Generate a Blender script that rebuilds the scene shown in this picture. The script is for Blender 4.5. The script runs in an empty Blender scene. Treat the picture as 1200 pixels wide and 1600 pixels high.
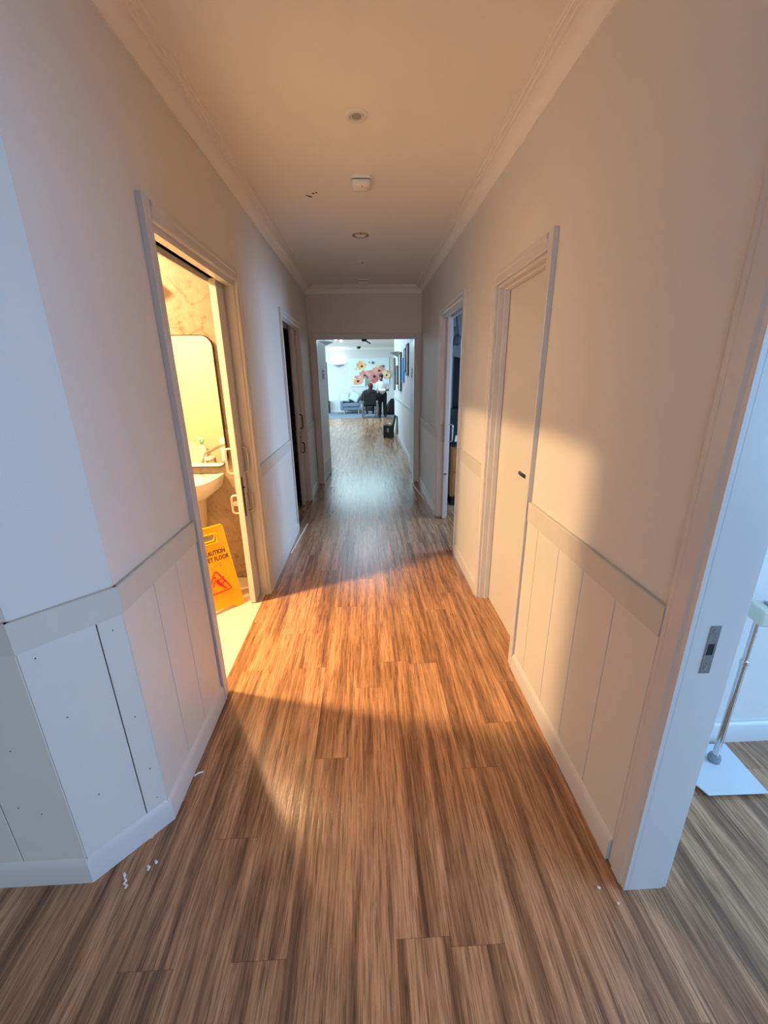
import bpy, bmesh, math, random
from mathutils import Vector, Matrix

random.seed(7)
SC = bpy.context.scene
COL = SC.collection
PI = math.pi

# ------------------------------------------------------------------ camera
PITCH, YAW, ROLL, FPX, EYE = math.radians(18.2904), math.radians(2.1276), math.radians(-0.8564), 643.05, 1.55
cy, sy = math.cos(YAW), math.sin(YAW)
f0, r0, u0 = Vector((sy, cy, 0)), Vector((cy, -sy, 0)), Vector((0, 0, 1))
fw = f0*math.cos(PITCH) - u0*math.sin(PITCH)
uu = u0*math.cos(PITCH) + f0*math.sin(PITCH)
rt = r0*math.cos(ROLL) + uu*math.sin(ROLL)
up = uu*math.cos(ROLL) - r0*math.sin(ROLL)
cam = bpy.data.cameras.new('camera')
cam.sensor_fit = 'VERTICAL'; cam.sensor_height = 24.0; cam.lens = FPX/1600*24.0
cam.clip_start = 0.02; cam.clip_end = 100
camo = bpy.data.objects.new('camera', cam); COL.objects.link(camo)
mw = Matrix((rt, up, -fw)).transposed().to_4x4(); mw.translation = (0, 0, EYE)
camo.matrix_world = mw
SC.camera = camo

# ------------------------------------------------------------------ exposure, world, lights
SC.view_settings.view_transform = 'Standard'; SC.view_settings.look = 'None'
SC.view_settings.gamma = 1.0; SC.view_settings.use_curve_mapping = False
SC.view_settings.exposure = 0.28
SC.cycles.use_denoising = True
SC.cycles.caustics_reflective = True
SC.cycles.max_bounces = 16; SC.cycles.diffuse_bounces = 8; SC.cycles.glossy_bounces = 6
SC.cycles.sample_clamp_indirect = 12.0
SC.cycles.blur_glossy = 0.3
w = bpy.data.worlds.new('world'); SC.world = w; w.use_nodes = True
w.node_tree.nodes['Background'].inputs[0].default_value = (0.45, 0.68, 1.0, 1)
w.node_tree.nodes['Background'].inputs[1].default_value = 0.6

def area(name, loc, target, sx, sz, power, color, shape='RECTANGLE', spread=PI):
    l = bpy.data.lights.new(name, 'AREA'); l.shape = shape; l.size = sx; l.size_y = sz
    l.energy = power; l.color = color; l.spread = spread
    o = bpy.data.objects.new(name, l); COL.objects.link(o); o.location = loc
    d = Vector(target) - Vector(loc)
    o.rotation_euler = d.to_track_quat('-Z', 'Y').to_euler()
    return o
DAY = (0.28, 0.57, 1.0)
DAYN = (0.60, 0.78, 1.0)
WARM = (1.0, 0.64, 0.30)
# bathroom ceiling lamp
area('bathroom_lamp_light', (-2.04, 2.11, 2.60), (-2.04, 2.11, 0), 0.17, 0.17, 180, WARM, 'DISK')
# added lamp standing in for light bounced off the bathroom mirror
area('mirror_bounce_light', (-1.44, 2.90, 2.14), (-0.38, 1.40, 0.0), 0.09, 0.09, 2.5, WARM, 'DISK', math.radians(56))
# daylight through the windows, added hall and lounge fill, and the wall lamp
area('side_room_window_light', (3.40, -0.35, 1.45), (0.9, 0.1, 1.0), 1.7, 1.6, 94, DAY)
area('lobby_window_light', (-1.9, -4.35, 1.5), (-0.9, 0.0, 0.7), 2.6, 1.7, 47, DAYN)
area('office_window_light', (3.30, 4.05, 1.5), (-0.7, 3.9, 0.4), 1.1, 1.1, 31, (0.38, 0.64, 1.0), 'RECTANGLE', math.radians(90))
area('hall_window_light', (-4.9, 15.2, 1.5), (0, 15.5, 1.2), 5.0, 2.0, 350, (0.50, 0.79, 1.0))
area('hall_fill_light', (-0.1, 9.5, 2.70), (-0.1, 9.5, 0), 1.0, 3.5, 40, (0.50, 0.76, 1.0))  # added overhead fill for the hall, no ceiling fitting behind it
area('lounge_fill_light', (-0.6, 15.5, 2.70), (-0.6, 15.5, 0), 3.0, 4.0, 140, (0.54, 0.84, 1.0))  # broad area light added under the ceiling to brighten the lounge
area('wall_lamp_light', (-1.19, 19.06, 2.07), (-1.19, 19.12, 3), 0.2, 0.1, 2.4, (1.0, 0.95, 0.82))

# ------------------------------------------------------------------ materials
def srgb(r, g, b):
    def c(v):
        v /= 255.0
        return v/12.92 if v <= 0.04045 else ((v+0.055)/1.055)**2.4
    return (c(r), c(g), c(b), 1)
class NT:
    def __init__(s, m): s.t = m.node_tree; s.n = s.t.nodes
    def new(s, ty, **k):
        n = s.n.new(ty)
        for a, v in k.items(): setattr(n, a, v)
        return n
    def link(s, a, b): s.t.links.new(a, b)
def mat(name, col, rough=0.5, metal=0.0, bump=0.0, bscale=200, var=0.0, vscale=6, spec=0.5, trans=0.0, emit=None, estr=0):
    m = bpy.data.materials.new(name); m.use_nodes = True
    t = NT(m); b = t.n['Principled BSDF']
    b.inputs['Base Color'].default_value = col; b.inputs['Roughness'].default_value = rough
    b.inputs['Metallic'].default_value = metal
    b.inputs['Specular IOR Level'].default_value = spec
    if trans: b.inputs['Transmission Weight'].default_value = trans
    if emit: b.inputs['Emission Color'].default_value = emit; b.inputs['Emission Strength'].default_value = estr
    tc = t.new('ShaderNodeTexCoord')
    if var > 0:
        n = t.new('ShaderNodeTexNoise'); n.inputs['Scale'].default_value = vscale; n.inputs['Detail'].default_value = 5
        t.link(tc.outputs['Object'], n.inputs['Vector'])
        mx = t.new('ShaderNodeMix', data_type='RGBA')
        mx.inputs[6].default_value = tuple(c*(1-var) for c in col[:3])+(1,)
        mx.inputs[7].default_value = tuple(min(1, c*(1+var)) for c in col[:3])+(1,)
        t.link(n.outputs['Fac'], mx.inputs[0]); t.link(mx.outputs[2], b.inputs['Base Color'])
    if bump > 0:
        n = t.new('ShaderNodeTexNoise'); n.inputs['Scale'].default_value = bscale; n.inputs['Detail'].default_value = 3
        t.link(tc.outputs['Object'], n.inputs['Vector'])
        bp = t.new('ShaderNodeBump'); bp.inputs['Strength'].default_value = bump; bp.inputs['Distance'].default_value = 0.002
        t.link(n.outputs['Fac'], bp.inputs['Height']); t.link(bp.outputs[0], b.inputs['Normal'])
    return m

M = {}
M['wall'] = mat('wall_paint', srgb(214, 210, 205), 0.55, bump=0.12, bscale=260, var=0.015, vscale=3)
M['ceil'] = mat('ceiling_paint', srgb(236, 230, 220), 0.8, bump=0.08, bscale=300, var=0.015, vscale=2)
M['trim'] = mat('trim_gloss_paint', srgb(205, 202, 200), 0.28, bump=0.05, bscale=90, var=0.01)
M['board'] = mat('dado_board_paint', srgb(212, 209, 202), 0.38, bump=0.08, bscale=150, var=0.025, vscale=9)
M['rail'] = mat('dado_rail_undercoat', srgb(201, 197, 188), 0.5, bump=0.1, bscale=120, var=0.06, vscale=14)
M['leaf'] = mat('door_leaf_paint', srgb(206, 203, 198), 0.33, bump=0.04, bscale=80, var=0.01)
M['dark'] = mat('dark_gap', srgb(22, 19, 17), 0.8)
M['cream_wall'] = mat('bathroom_cream_wall', srgb(172, 160, 136), 0.45, bump=0.05)
M['chrome'] = mat('chrome', srgb(214, 214, 214), 0.12, 1.0)
M['steel'] = mat('brushed_steel', srgb(170, 170, 168), 0.35, 1.0, bump=0.1, bscale=400)
M['zinc'] = mat('worn_zinc', srgb(150, 155, 162), 0.4, 0.9, bump=0.5, bscale=160, var=0.25, vscale=60)
M['handle'] = mat('satin_nickel', srgb(200, 192, 180), 0.3, 0.85)
M['darkmetal'] = mat('dark_bronze', srgb(72, 66, 60), 0.35, 0.8)
M['black'] = mat('black_plastic', srgb(20, 20, 22), 0.45)
M['blackcloth'] = mat('black_cloth', srgb(20, 20, 25), 0.9, bump=0.4, bscale=250, var=0.2, vscale=20)
M['white'] = mat('white_plastic', srgb(226, 224, 216), 0.35)
M['ivory'] = mat('ivory_plastic', srgb(214, 212, 198), 0.4, var=0.05, vscale=30)
M['ceramic'] = mat('white_ceramic', srgb(196, 192, 184), 0.12)
M['plate'] = mat('painted_plate', srgb(206, 210, 214), 0.35, var=0.02)
M['glassdark'] = mat('lamp_glass', srgb(170, 160, 146), 0.2)
M['yellow'] = mat('sign_yellow', srgb(247, 176, 8), 0.4, bump=0.05, var=0.03, vscale=20)
M['ink'] = mat('sign_black_ink', srgb(40, 26, 14), 0.5)
M['red'] = mat('sign_red_ink', srgb(205, 28, 22), 0.5)
M['faint'] = mat('worn_ink', srgb(190, 140, 30), 0.5)
M['mirror'] = mat('mirror_glass', (0.93, 0.93, 0.92, 1), 0.0, 1.0)
M['mint'] = mat('mint_plastic', srgb(120, 190, 165), 0.4)
M['wood'] = mat('orange_wood', srgb(168, 104, 50), 0.45, bump=0.1, bscale=40, var=0.2, vscale=9)
M['screen'] = mat('dark_screen', srgb(14, 16, 22), 0.2)
M['sofa'] = mat('grey_upholstery', srgb(112, 120, 132), 0.9, bump=0.4, bscale=350, var=0.08, vscale=40)
M['cushion'] = mat('pale_mint_cushion', srgb(196, 214, 212), 0.9, bump=0.3, bscale=300, var=0.05)
M['legwood'] = mat('pale_leg_wood', srgb(196, 178, 148), 0.5)
M['carpet'] = mat('blue_grey_carpet', srgb(112, 126, 142), 1.0, bump=0.8, bscale=500, var=0.15, vscale=120)
M['canvas'] = mat('pale_canvas', srgb(214, 228, 222), 0.8, var=0.06, vscale=5, bump=0.2, bscale=500)
M['sconce'] = mat('grey_plaster_lamp', srgb(168, 176, 180), 0.6)
M['skin'] = mat('skin', srgb(150, 104, 82), 0.55, var=0.06, vscale=30)
M['skin_pale'] = mat('pale_skin', srgb(205, 168, 148), 0.55, var=0.06, vscale=30)
M['hair'] = mat('dark_hair', srgb(26, 20, 18), 0.7, bump=0.4, bscale=300)
M['shirt'] = mat('pale_grey_shirt', srgb(205, 208, 222), 0.85, bump=0.2, bscale=300, var=0.04)
M['trousers'] = mat('black_trousers', srgb(22, 23, 24), 0.85, bump=0.2, bscale=300)
M['capred'] = mat('dark_red_cap', srgb(120, 22, 34), 0.8, bump=0.2, bscale=300, var=0.1)
M['shoe'] = mat('black_shoe', srgb(16, 16, 18), 0.4)
M['rubber'] = mat('grey_tyre', srgb(92, 96, 100), 0.7)
M['paper'] = mat('white_paper', srgb(232, 230, 224), 0.7)
M['pborder'] = mat('picture_frame_brown', srgb(84, 80, 68), 0.5)
M['pblue'] = mat('picture_blue', srgb(48, 140, 200), 0.6, var=0.3, vscale=8)
M['ppink'] = mat('picture_dusky', srgb(176, 160, 158), 0.6, var=0.2, vscale=8)
M['ppale'] = mat('picture_pale', srgb(196, 204, 206), 0.6, var=0.1, vscale=8)
M['pnavy'] = mat('picture_navy', srgb(44, 62, 110), 0.6, var=0.2, vscale=8)
M['signgrey'] = mat('notice_print', srgb(110, 108, 118), 0.6)
M['lampglow'] = mat('lit_lamp', srgb(255, 255, 250), 0.5, emit=(1, 0.97, 0.9, 1), estr=6)
M['lampwarm'] = mat('lit_warm_lamp', srgb(255, 240, 210), 0.5, emit=(1, 0.72, 0.4, 1), estr=5)
M['green'] = mat('green_lid_lining', srgb(30, 52, 48), 0.7)
M['bluegrey'] = mat('blue_grey_paint', srgb(84, 90, 94), 0.6)

def floor_material():
    m = bpy.data.materials.new('wood_plank_vinyl'); m.use_nodes = True
    t = NT(m); b = t.n['Principled BSDF']
    g = t.new('ShaderNodeNewGeometry')
    sep = t.new('ShaderNodeSeparateXYZ'); t.link(g.outputs['Position'], sep.inputs[0])
    def math_(op, a, bb=None, **k):
        n = t.new('ShaderNodeMath', operation=op)
        for i, v in enumerate((a, bb)):
            if v is None: continue
            if isinstance(v, (int, float)): n.inputs[i].default_value = v
            else: t.link(v, n.inputs[i])
        return n.outputs[0]
    PW, PL = 0.155, 1.22
    u = math_('DIVIDE', math_('ADD', sep.outputs[0], 10*PW+0.11), PW)
    col = math_('FLOOR', u)
    fu = math_('FRACT', u)
    wn = t.new('ShaderNodeTexWhiteNoise', noise_dimensions='1D'); t.link(col, wn.inputs['W'])
    v = math_('ADD', math_('DIVIDE', sep.outputs[1], PL), math_('MULTIPLY', wn.outputs['Value'], 3.7))
    row = math_('FLOOR', v); fv = math_('FRACT', v)
    cmb = t.new('ShaderNodeCombineXYZ'); t.link(col, cmb.inputs[0]); t.link(row, cmb.inputs[1])
    wn2 = t.new('ShaderNodeTexWhiteNoise', noise_dimensions='3D'); t.link(cmb.outputs[0], wn2.inputs['Vector'])
    rnd = wn2.outputs['Value']
    def stretched(sx, sy_, det, rough=0.6, dist=0.0):
        c = t.new('ShaderNodeCombineXYZ')
        t.link(math_('MULTIPLY', sep.outputs[0], sx), c.inputs[0])
        t.link(math_('MULTIPLY', sep.outputs[1], sy_), c.inputs[1])
        t.link(math_('MULTIPLY', rnd, 37.0), c.inputs[2])
        n = t.new('ShaderNodeTexNoise'); n.inputs['Scale'].default_value = 1.0
        n.inputs['Detail'].default_value = det; n.inputs['Roughness'].default_value = rough
        n.inputs['Distortion'].default_value = dist
        t.link(c.outputs[0], n.inputs['Vector']); return n.outputs['Fac']
    broad = stretched(22, 0.9, 3, 0.55, 0.25)
    mid = stretched(85, 4.5, 6, 0.68, 0.6)
    fine = stretched(260, 8.0, 4, 0.65)
    r1 = t.new('ShaderNodeValToRGB'); t.link(broad, r1.inputs[0])
    e = r1.color_ramp.elements
    e[0].position = 0.26; e[0].color = srgb(120, 89, 68)
    e[1].position = 0.66; e[1].color = srgb(198, 152, 115)
    k = e.new(0.40); k.color = srgb(146, 107, 78)
    k = e.new(0.52); k.color = srgb(180, 135, 100)
    r2 = t.new('ShaderNodeValToRGB'); t.link(mid, r2.inputs[0])
    e = r2.color_ramp.elements
    e[0].position = 0.36; e[0].color = (0.50, 0.46, 0.43, 1)
    e[1].position = 0.55; e[1].color = (1.06, 1.05, 1.04, 1)
    mx = t.new('ShaderNodeMix', data_type='RGBA', blend_type='MULTIPLY'); mx.inputs[0].default_value = 0.85
    t.link(r1.outputs[0], mx.inputs[6]); t.link(r2.outputs[0], mx.inputs[7])
    r3 = t.new('ShaderNodeValToRGB'); t.link(fine, r3.inputs[0])
    e = r3.color_ramp.elements
    e[0].position = 0.38; e[0].color = (0.48, 0.43, 0.40, 1)
    e[1].position = 0.50; e[1].color = (1.07, 1.07, 1.07, 1)
    mx2 = t.new('ShaderNodeMix', data_type='RGBA', blend_type='MULTIPLY'); mx2.inputs[0].default_value = 0.7
    t.link(mx.outputs[2], mx2.inputs[6]); t.link(r3.outputs[0], mx2.inputs[7])
    # plank to plank tint
    hs = t.new('ShaderNodeHueSaturation'); t.link(mx2.outputs[2], hs.inputs['Color'])
    t.link(math_('ADD', math_('MULTIPLY', rnd, 0.14), 0.95), hs.inputs['Value'])
    # seams
    def edge(fr, wd):
        a = math_('MINIMUM', fr, math_('SUBTRACT', 1.0, fr)); return math_('LESS_THAN', a, wd)
    seam = math_('MAXIMUM', edge(fu, 0.004), edge(fv, 0.0008))
    mx3 = t.new('ShaderNodeMix', data_type='RGBA'); t.link(math_('MULTIPLY', seam, 0.38), mx3.inputs[0])
    t.link(hs.outputs[0], mx3.inputs[6]); mx3.inputs[7].default_value = srgb(52, 38, 30)
    t.link(mx3.outputs[2], b.inputs['Base Color'])
    t.link(math_('ADD', math_('MULTIPLY', fine, 0.18), 0.10), b.inputs['Roughness'])
    b.inputs['Specular IOR Level'].default_value = 0.45
    bp = t.new('ShaderNodeBump'); bp.inputs['Strength'].default_value = 0.6; bp.inputs['Distance'].default_value = 0.002
    t.link(math_('ADD', math_('MULTIPLY', fine, 0.35), math_('ADD', math_('MULTIPLY', mid, 0.8), math_('MULTIPLY', broad, 1.6))), bp.inputs['Height'])
    t.link(bp.outputs[0], b.inputs['Normal'])
    return m
M['floor'] = floor_material()

def stone_material():
    m = bpy.data.materials.new('brown_veined_stone'); m.use_nodes = True
    t = NT(m); b = t.n['Principled BSDF']
    tc = t.new('ShaderNodeTexCoord')
    n1 = t.new('ShaderNodeTexNoise'); n1.inputs['Scale'].default_value = 11; n1.inputs['Detail'].default_value = 10; n1.inputs['Roughness'].default_value = 0.8
    n1.inputs['Distortion'].default_value = 0.6
    t.link(tc.outputs['Object'], n1.inputs['Vector'])
    r = t.new('ShaderNodeValToRGB'); t.link(n1.outputs['Fac'], r.inputs[0])
    e = r.color_ramp.elements
    e[0].position = 0.3; e[0].color = srgb(98, 80, 64)
    e[1].position = 0.68; e[1].color = srgb(150, 134, 117)
    k = e.new(0.45); k.color = srgb(131, 113, 96)
    n2 = t.new('ShaderNodeTexNoise'); n2.inputs['Scale'].default_value = 2.6; n2.inputs['Detail'].default_value = 9; n2.inputs['Distortion'].default_value = 1.2
    t.link(tc.outputs['Object'], n2.inputs['Vector'])
    v = t.new('ShaderNodeValToRGB'); t.link(n2.outputs['Fac'], v.inputs[0])
    e = v.color_ramp.elements
    e[0].position = 0.485; e[0].color = (1, 1, 1, 1); e[1].position = 0.515; e[1].color = (1, 1, 1, 1)
    k = e.new(0.5); k.color = (0.42, 0.33, 0.26, 1)
    mx = t.new('ShaderNodeMix', data_type='RGBA', blend_type='MULTIPLY'); mx.inputs[0].default_value = 0.75
    t.link(r.outputs[0], mx.inputs[6]); t.link(v.outputs[0], mx.inputs[7])
    t.link(mx.outputs[2], b.inputs['Base Color']); b.inputs['Roughness'].default_value = 0.4
    return m
M['stone'] = stone_material()

def speckle_material():
    m = bpy.data.materials.new('cream_speckled_vinyl'); m.use_nodes = True
    t = NT(m); b = t.n['Principled BSDF']
    tc = t.new('ShaderNodeTexCoord')
    vo = t.new('ShaderNodeTexVoronoi'); vo.inputs['Scale'].default_value = 70
    t.link(tc.outputs['Object'], vo.inputs['Vector'])
    r = t.new('ShaderNodeValToRGB'); t.link(vo.outputs['Distance'], r.inputs[0])
    e = r.color_ramp.elements
    e[0].position = 0.07; e[0].color = srgb(116, 104, 88); e[1].position = 0.14; e[1].color = srgb(204, 197, 182)
    t.link(r.outputs[0], b.inputs['Base Color']); b.inputs['Roughness'].default_value = 0.4
    return m
M['speckle'] = speckle_material()

# ------------------------------------------------------------------ mesh helpers
class MB:
    """collects shapes in world coordinates; build() makes one object of them"""
    def __init__(s): s.bm = bmesh.new(); s.mi = 0
    def _f(s, vs):
        try:
            f = s.bm.faces.new(vs); f.material_index = s.mi; return f
        except ValueError: return None
    def box(s, x0, x1, y0, y1, z0, z1, mtx=None):
        P = [Vector((x, y, z)) for z in (z0, z1) for y in (y0, y1) for x in (x0, x1)]
        if mtx: P = [mtx @ p for p in P]
        v = [s.bm.verts.new(p) for p in P]
        for q in ((0, 2, 3, 1), (4, 5, 7, 6), (0, 1, 5, 4), (2, 6, 7, 3), (0, 4, 6, 2), (1, 3, 7, 5)): s._f([v[i] for i in q])
        return s
    def hexa(s, b4, t4):
        v = [s.bm.verts.new(p) for p in list(b4)+list(t4)]
        s._f([v[3], v[2], v[1], v[0]]); s._f(v[4:8])
        for i in range(4): j = (i+1) % 4; s._f([v[i], v[j], v[4+j], v[4+i]])
        return s
    def prism(s, poly, a, b, axis='z'):
        def P(p, h): return {'z': (p[0], p[1], h), 'y': (p[0], h, p[1]), 'y2': (p[0], h, p[1]), 'x': (h, p[0], p[1])}[axis]
        lo = [s.bm.verts.new(P(p, a)) for p in poly]; hi = [s.bm.verts.new(P(p, b)) for p in poly]
        s._f(lo[::-1]); s._f(hi)
        n = len(poly)
        for i in range(n): j = (i+1) % n; s._f([lo[i], lo[j], hi[j], hi[i]])
        return s
    def extrude_path(s, prof, p0, p1, nrm):
        """profile (d,z): d along nrm from the line p0-p1, z up"""
        p0, p1, nrm = Vector(p0), Vector(p1), Vector(nrm)
        A = [s.bm.verts.new(p0+nrm*d+Vector((0, 0, z))) for d, z in prof]
        B = [s.bm.verts.new(p1+nrm*d+Vector((0, 0, z))) for d, z in prof]
        n = len(prof)
        s._f(A[::-1]); s._f(B)
        for i in range(n): j = (i+1) % n; s._f([A[i], A[j], B[j], B[i]])
        return s
    def tube(s, pts, r, seg=10, closed=False, cap=True):
        pts = [Vector(p) for p in pts]; n = len(pts); rings = []
        rr = r if isinstance(r, (list, tuple)) else [r]*n
        prev = None
        for i, p in enumerate(pts):
            if closed: d = (pts[(i+1) % n]-pts[i-1])
            else: d = pts[min(i+1, n-1)]-pts[max(i-1, 0)]
            d.normalize()
            if prev is None:
                a = Vector((0, 0, 1)) if abs(d.z) < 0.9 else Vector((1, 0, 0))
                u = d.cross(a).normalized()
            else:
                u = (prev - d*prev.dot(d)).normalized()
            prev = u; v = d.cross(u)
            rings.append([s.bm.verts.new(p+(u*math.cos(2*PI*k/seg)+v*math.sin(2*PI*k/seg))*rr[i]) for k in range(seg)])
        m = n if closed else n-1
        for i in range(m):
            A, B = rings[i], rings[(i+1) % n]
            for k in range(seg): l = (k+1) % seg; s._f([A[k], A[l], B[l], B[k]])
        if cap and not closed: s._f(rings[0][::-1]); s._f(rings[-1])
        return s
    def lathe(s, prof, c, seg=32, a0=0.0, a1=2*PI, sx=1.0, sy_=1.0):
        c = Vector(c); full = abs(a1-a0-2*PI) < 1e-6; k = seg if full else seg+1; rings = []
        for r, z in prof:
            if r < 1e-6: rings.append([s.bm.verts.new(c+Vector((0, 0, z)))])
            else: rings.append([s.bm.verts.new(c+Vector((r*sx*math.cos(a0+(a1-a0)*i/seg), r*sy_*math.sin(a0+(a1-a0)*i/seg), z))) for i in range(k)])
        for A, B in zip(rings, rings[1:]):
            for i in range(seg):
                j = (i+1) % k if full else i+1
                if len(A) == 1 and len(B) == 1: continue
                if len(A) == 1: s._f([A[0], B[j], B[i]])
                elif len(B) == 1: s._f([A[i], A[j], B[0]])
                else: s._f([A[i], A[j], B[j], B[i]])
        if full:
            if len(rings[0]) > 1: s._f(rings[0][::-1])
            if len(rings[-1]) > 1: s._f(rings[-1])
        return s
    def ball(s, c, r, sx=1, sy_=1, sz=1, seg=16, mtx=None):
        T = Matrix.Translation(c) @ (mtx or Matrix()) @ Matrix.Diagonal((r*sx, r*sy_, r*sz, 1))
        x = bmesh.ops.create_uvsphere(s.bm, u_segments=seg, v_segments=max(6, seg//2+2), radius=1, matrix=T)
        for f in {f for v in x['verts'] for f in v.link_faces}: f.material_index = s.mi
        return s
    def capsule(s, a, b, ra, rb, seg=14):
        a, b = Vector(a), Vector(b)
        s.ball(a, ra, seg=seg); s.ball(b, rb, seg=seg); s.tube([a, b], [ra, rb], seg); return s
    def xf(s, mtx): bmesh.ops.transform(s.bm, matrix=mtx, verts=s.bm.verts); return s
    def build(s, name, mats, parent=None, origin=None, bevel=0.0, seg=2, smooth=False, local=False, sub=0, angle=40):
        me = bpy.data.meshes.new(name)
        bmesh.ops.recalc_face_normals(s.bm, faces=s.bm.faces)
        o = bpy.data.objects.new(name, me); COL.objects.link(o)
        if parent is not None:
            o.parent = parent
            base = Vector((0, 0, 0))
            if not local:
                p = parent
                while p: base += p.location; p = p.parent
            if origin is None: org = base if not local else Vector((0, 0, 0))
            else: org = Vector(origin)
            bmesh.ops.translate(s.bm, verts=s.bm.verts, vec=-org)
            o.location = org - base if not local else org
        else:
            if origin is None:
                cs = [v.co for v in s.bm.verts]
                org = Vector(((min(c.x for c in cs)+max(c.x for c in cs))/2, (min(c.y for c in cs)+max(c.y for c in cs))/2, min(c.z for c in cs)))
            else: org = Vector(origin)
            bmesh.ops.translate(s.bm, verts=s.bm.verts, vec=-org); o.location = org
        s.bm.to_mesh(me); s.bm.free()
        for mm in (mats if isinstance(mats, (list, tuple)) else [mats]): me.materials.append(mm)
        if smooth:
            for p in me.polygons: p.use_smooth = True
            if angle < 180: me.set_sharp_from_angle(angle=math.radians(angle))
        if bevel > 0:
            b = o.modifiers.new('bevel', 'BEVEL'); b.width = bevel; b.segments = seg; b.limit_method = 'ANGLE'; b.angle_limit = math.radians(35)
            b.use_clamp_overlap = True
        if sub:
            sd = o.modifiers.new('subdivision', 'SUBSURF'); sd.levels = sub; sd.render_levels = sub
        return o

def tag(o, label=None, cat=None, group=None, kind=None):
    if label: o['label'] = label
    if cat: o['category'] = cat
    if group: o['group'] = group
    if kind: o['kind'] = kind
    return o
def thing(name, label, cat, loc=(0, 0, 0), rotz=0.0, group=None, kind=None):
    o = bpy.data.objects.new(name, None); COL.objects.link(o); o.empty_display_size = 0.1
    o.location = loc; o.rotation_euler = (0, 0, rotz)
    return tag(o, label, cat, group, kind)
def struct(o, label, cat): return tag(o, label, cat, kind='structure')

# ------------------------------------------------------------------ the setting
XR, XL = 0.782, -0.775          # corridor wall faces
RO, LO = 0.89, -0.895           # outer faces of the corridor walls
CZ = 2.69                       # corridor ceiling
YE = 6.15                       # end wall of the corridor
HZ = 2.74                       # hall ceiling

b = MB()
b.prism([(-4.2, -4.5), (0.86, -4.5), (0.86, 6.2), (-0.80, 6.2), (-0.80, 1.06), (-4.2, 1.06)], -0.05, 0)
b.box(0.86, 1.0, 1.42, 2.9, -0.05, 0)
b.prism([(0.86, -2.6), (3.6, -2.6), (3.6, 1.42), (0.86, 1.42)], -0.05, 0)
b.prism([(0.86, 2.9), (3.6, 2.9), (3.6, 5.8), (0.86, 5.8)], -0.05, 0)
b.prism([(-2.6, 4.0), (-0.80, 4.0), (-0.80, 5.6), (-2.6, 5.6)], -0.05, 0)
b.prism([(-1.1, 6.2), (0.9, 6.2), (0.9, 11.4), (-1.1, 11.4)], -0.05, 0)
b.prism([(-5.1, 11.4), (5.1, 11.4), (5.1, 16.5), (-5.1, 16.5)], -0.05, 0)
struct(b.build('floor', M['floor'], origin=(0, 0, 0)), 'brown wood-plank vinyl floor running down the corridor and into the hall', 'floor')
b = MB(); b.prism([(-3.1, 1.06), (-0.80, 1.06), (-0.80, 3.2), (-3.1, 3.2)], -0.05, 0.0)
struct(b.build('floor_bathroom', M['speckle'], origin=(-2, 2, 0)), 'cream speckled vinyl floor inside the bathroom', 'floor')
b = MB(); b.box(-5.1, 5.1, 16.5, 19.3, -0.05, 0.006)
struct(b.build('floor_carpet', M['carpet'], origin=(0, 18, 0)), 'blue-grey carpet in the lounge at the far end', 'carpet')

# ceilings
b = MB(); b.box(-0.99, 1.0, 0.9, 6.2, CZ, CZ+0.1); b.box(-4.2, 3.6, -4.5, 0.9, CZ, CZ+0.1)
b.box(1.0, 3.6, 0.9, 6.0, CZ, CZ+0.1)
ceil = struct(b.build('ceiling', M['ceil'], origin=(0, 3, CZ)), 'plain painted corridor ceiling', 'ceiling')
b = MB(); b.box(-3.1, -0.99, 0.9, 5.7, 2.65, 2.75)
struct(b.build('ceiling_bathroom', M['ceil'], origin=(-2, 2, 2.65)), 'bathroom ceiling behind the left wall', 'ceiling')
b = MB(); b.box(-5.2, 5.2, 6.2, 19.4, HZ, HZ+0.1)
struct(b.build('ceiling_hall', M['ceil'], origin=(0, 12, HZ)), 'pale ceiling of the bright hall at the far end', 'ceiling')
# paint scuffs on the ceiling
for pts in ([(-0.368, 3.240), (-0.352, 3.256), (-0.330, 3.270), (-0.326, 3.284), (-0.340, 3.286), (-0.358, 3.262)],
            [(-0.322, 3.220), (-0.306, 3.218), (-0.304, 3.230), (-0.318, 3.232)], [(-0.298, 3.205), (-0.286, 3.206), (-0.284, 3.216), (-0.294, 3.216)]):
    b = MB(); b.prism(pts, CZ-0.002, CZ+0.001); b.build('scuff', mat('scuff_paint', srgb(96, 78, 60), 0.9), ceil)

# right wall of the corridor
R1, R2 = (1.925, 2.645, 2.04), (3.50, 4.48, 2.115)
L1, L2 = (1.775, 2.795, 2.10), (4.185, 5.235, 2.095)
b = MB()
b.box(XR, RO, 0.83, R1[0], 0, CZ); b.box(XR, RO, R1[0], R1[1], R1[2], CZ); b.box(XR, RO, R1[1], R2[0], 0, CZ)
b.box(XR, RO, R2[0], R2[1], R2[2], CZ); b.box(XR, RO, R2[1], YE, 0, CZ)
b.box(XR, RO, -0.15, 0.83, 2.10, CZ); b.box(XR, RO, -4.5, -0.15, 0, CZ)
struct(b.build('wall_right', M['wall'], origin=(XR, 3, 0)), 'right-hand corridor wall, white painted', 'wall')
# left wall with the splayed corner
b = MB()
b.prism([(XL, L1[0]), (XL, 1.135), (-0.94, 0.955), (-4.2, 0.955), (-4.2, 1.06), (-1.0, 1.06), (LO, 1.17), (LO, L1[0])], 0, CZ)
b.box(LO, XL, L1[0], L1[1], L1[2], CZ); b.box(LO, XL, L1[1], L2[0], 0, CZ)
b.box(LO, XL, L2[0], L2[1], L2[2], CZ); b.box(LO, XL, L2[1], YE, 0, CZ)
struct(b.build('wall_left', M['wall'], origin=(XL, 3, 0)), 'left-hand corridor wall with a splayed corner, white painted', 'wall')
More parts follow.
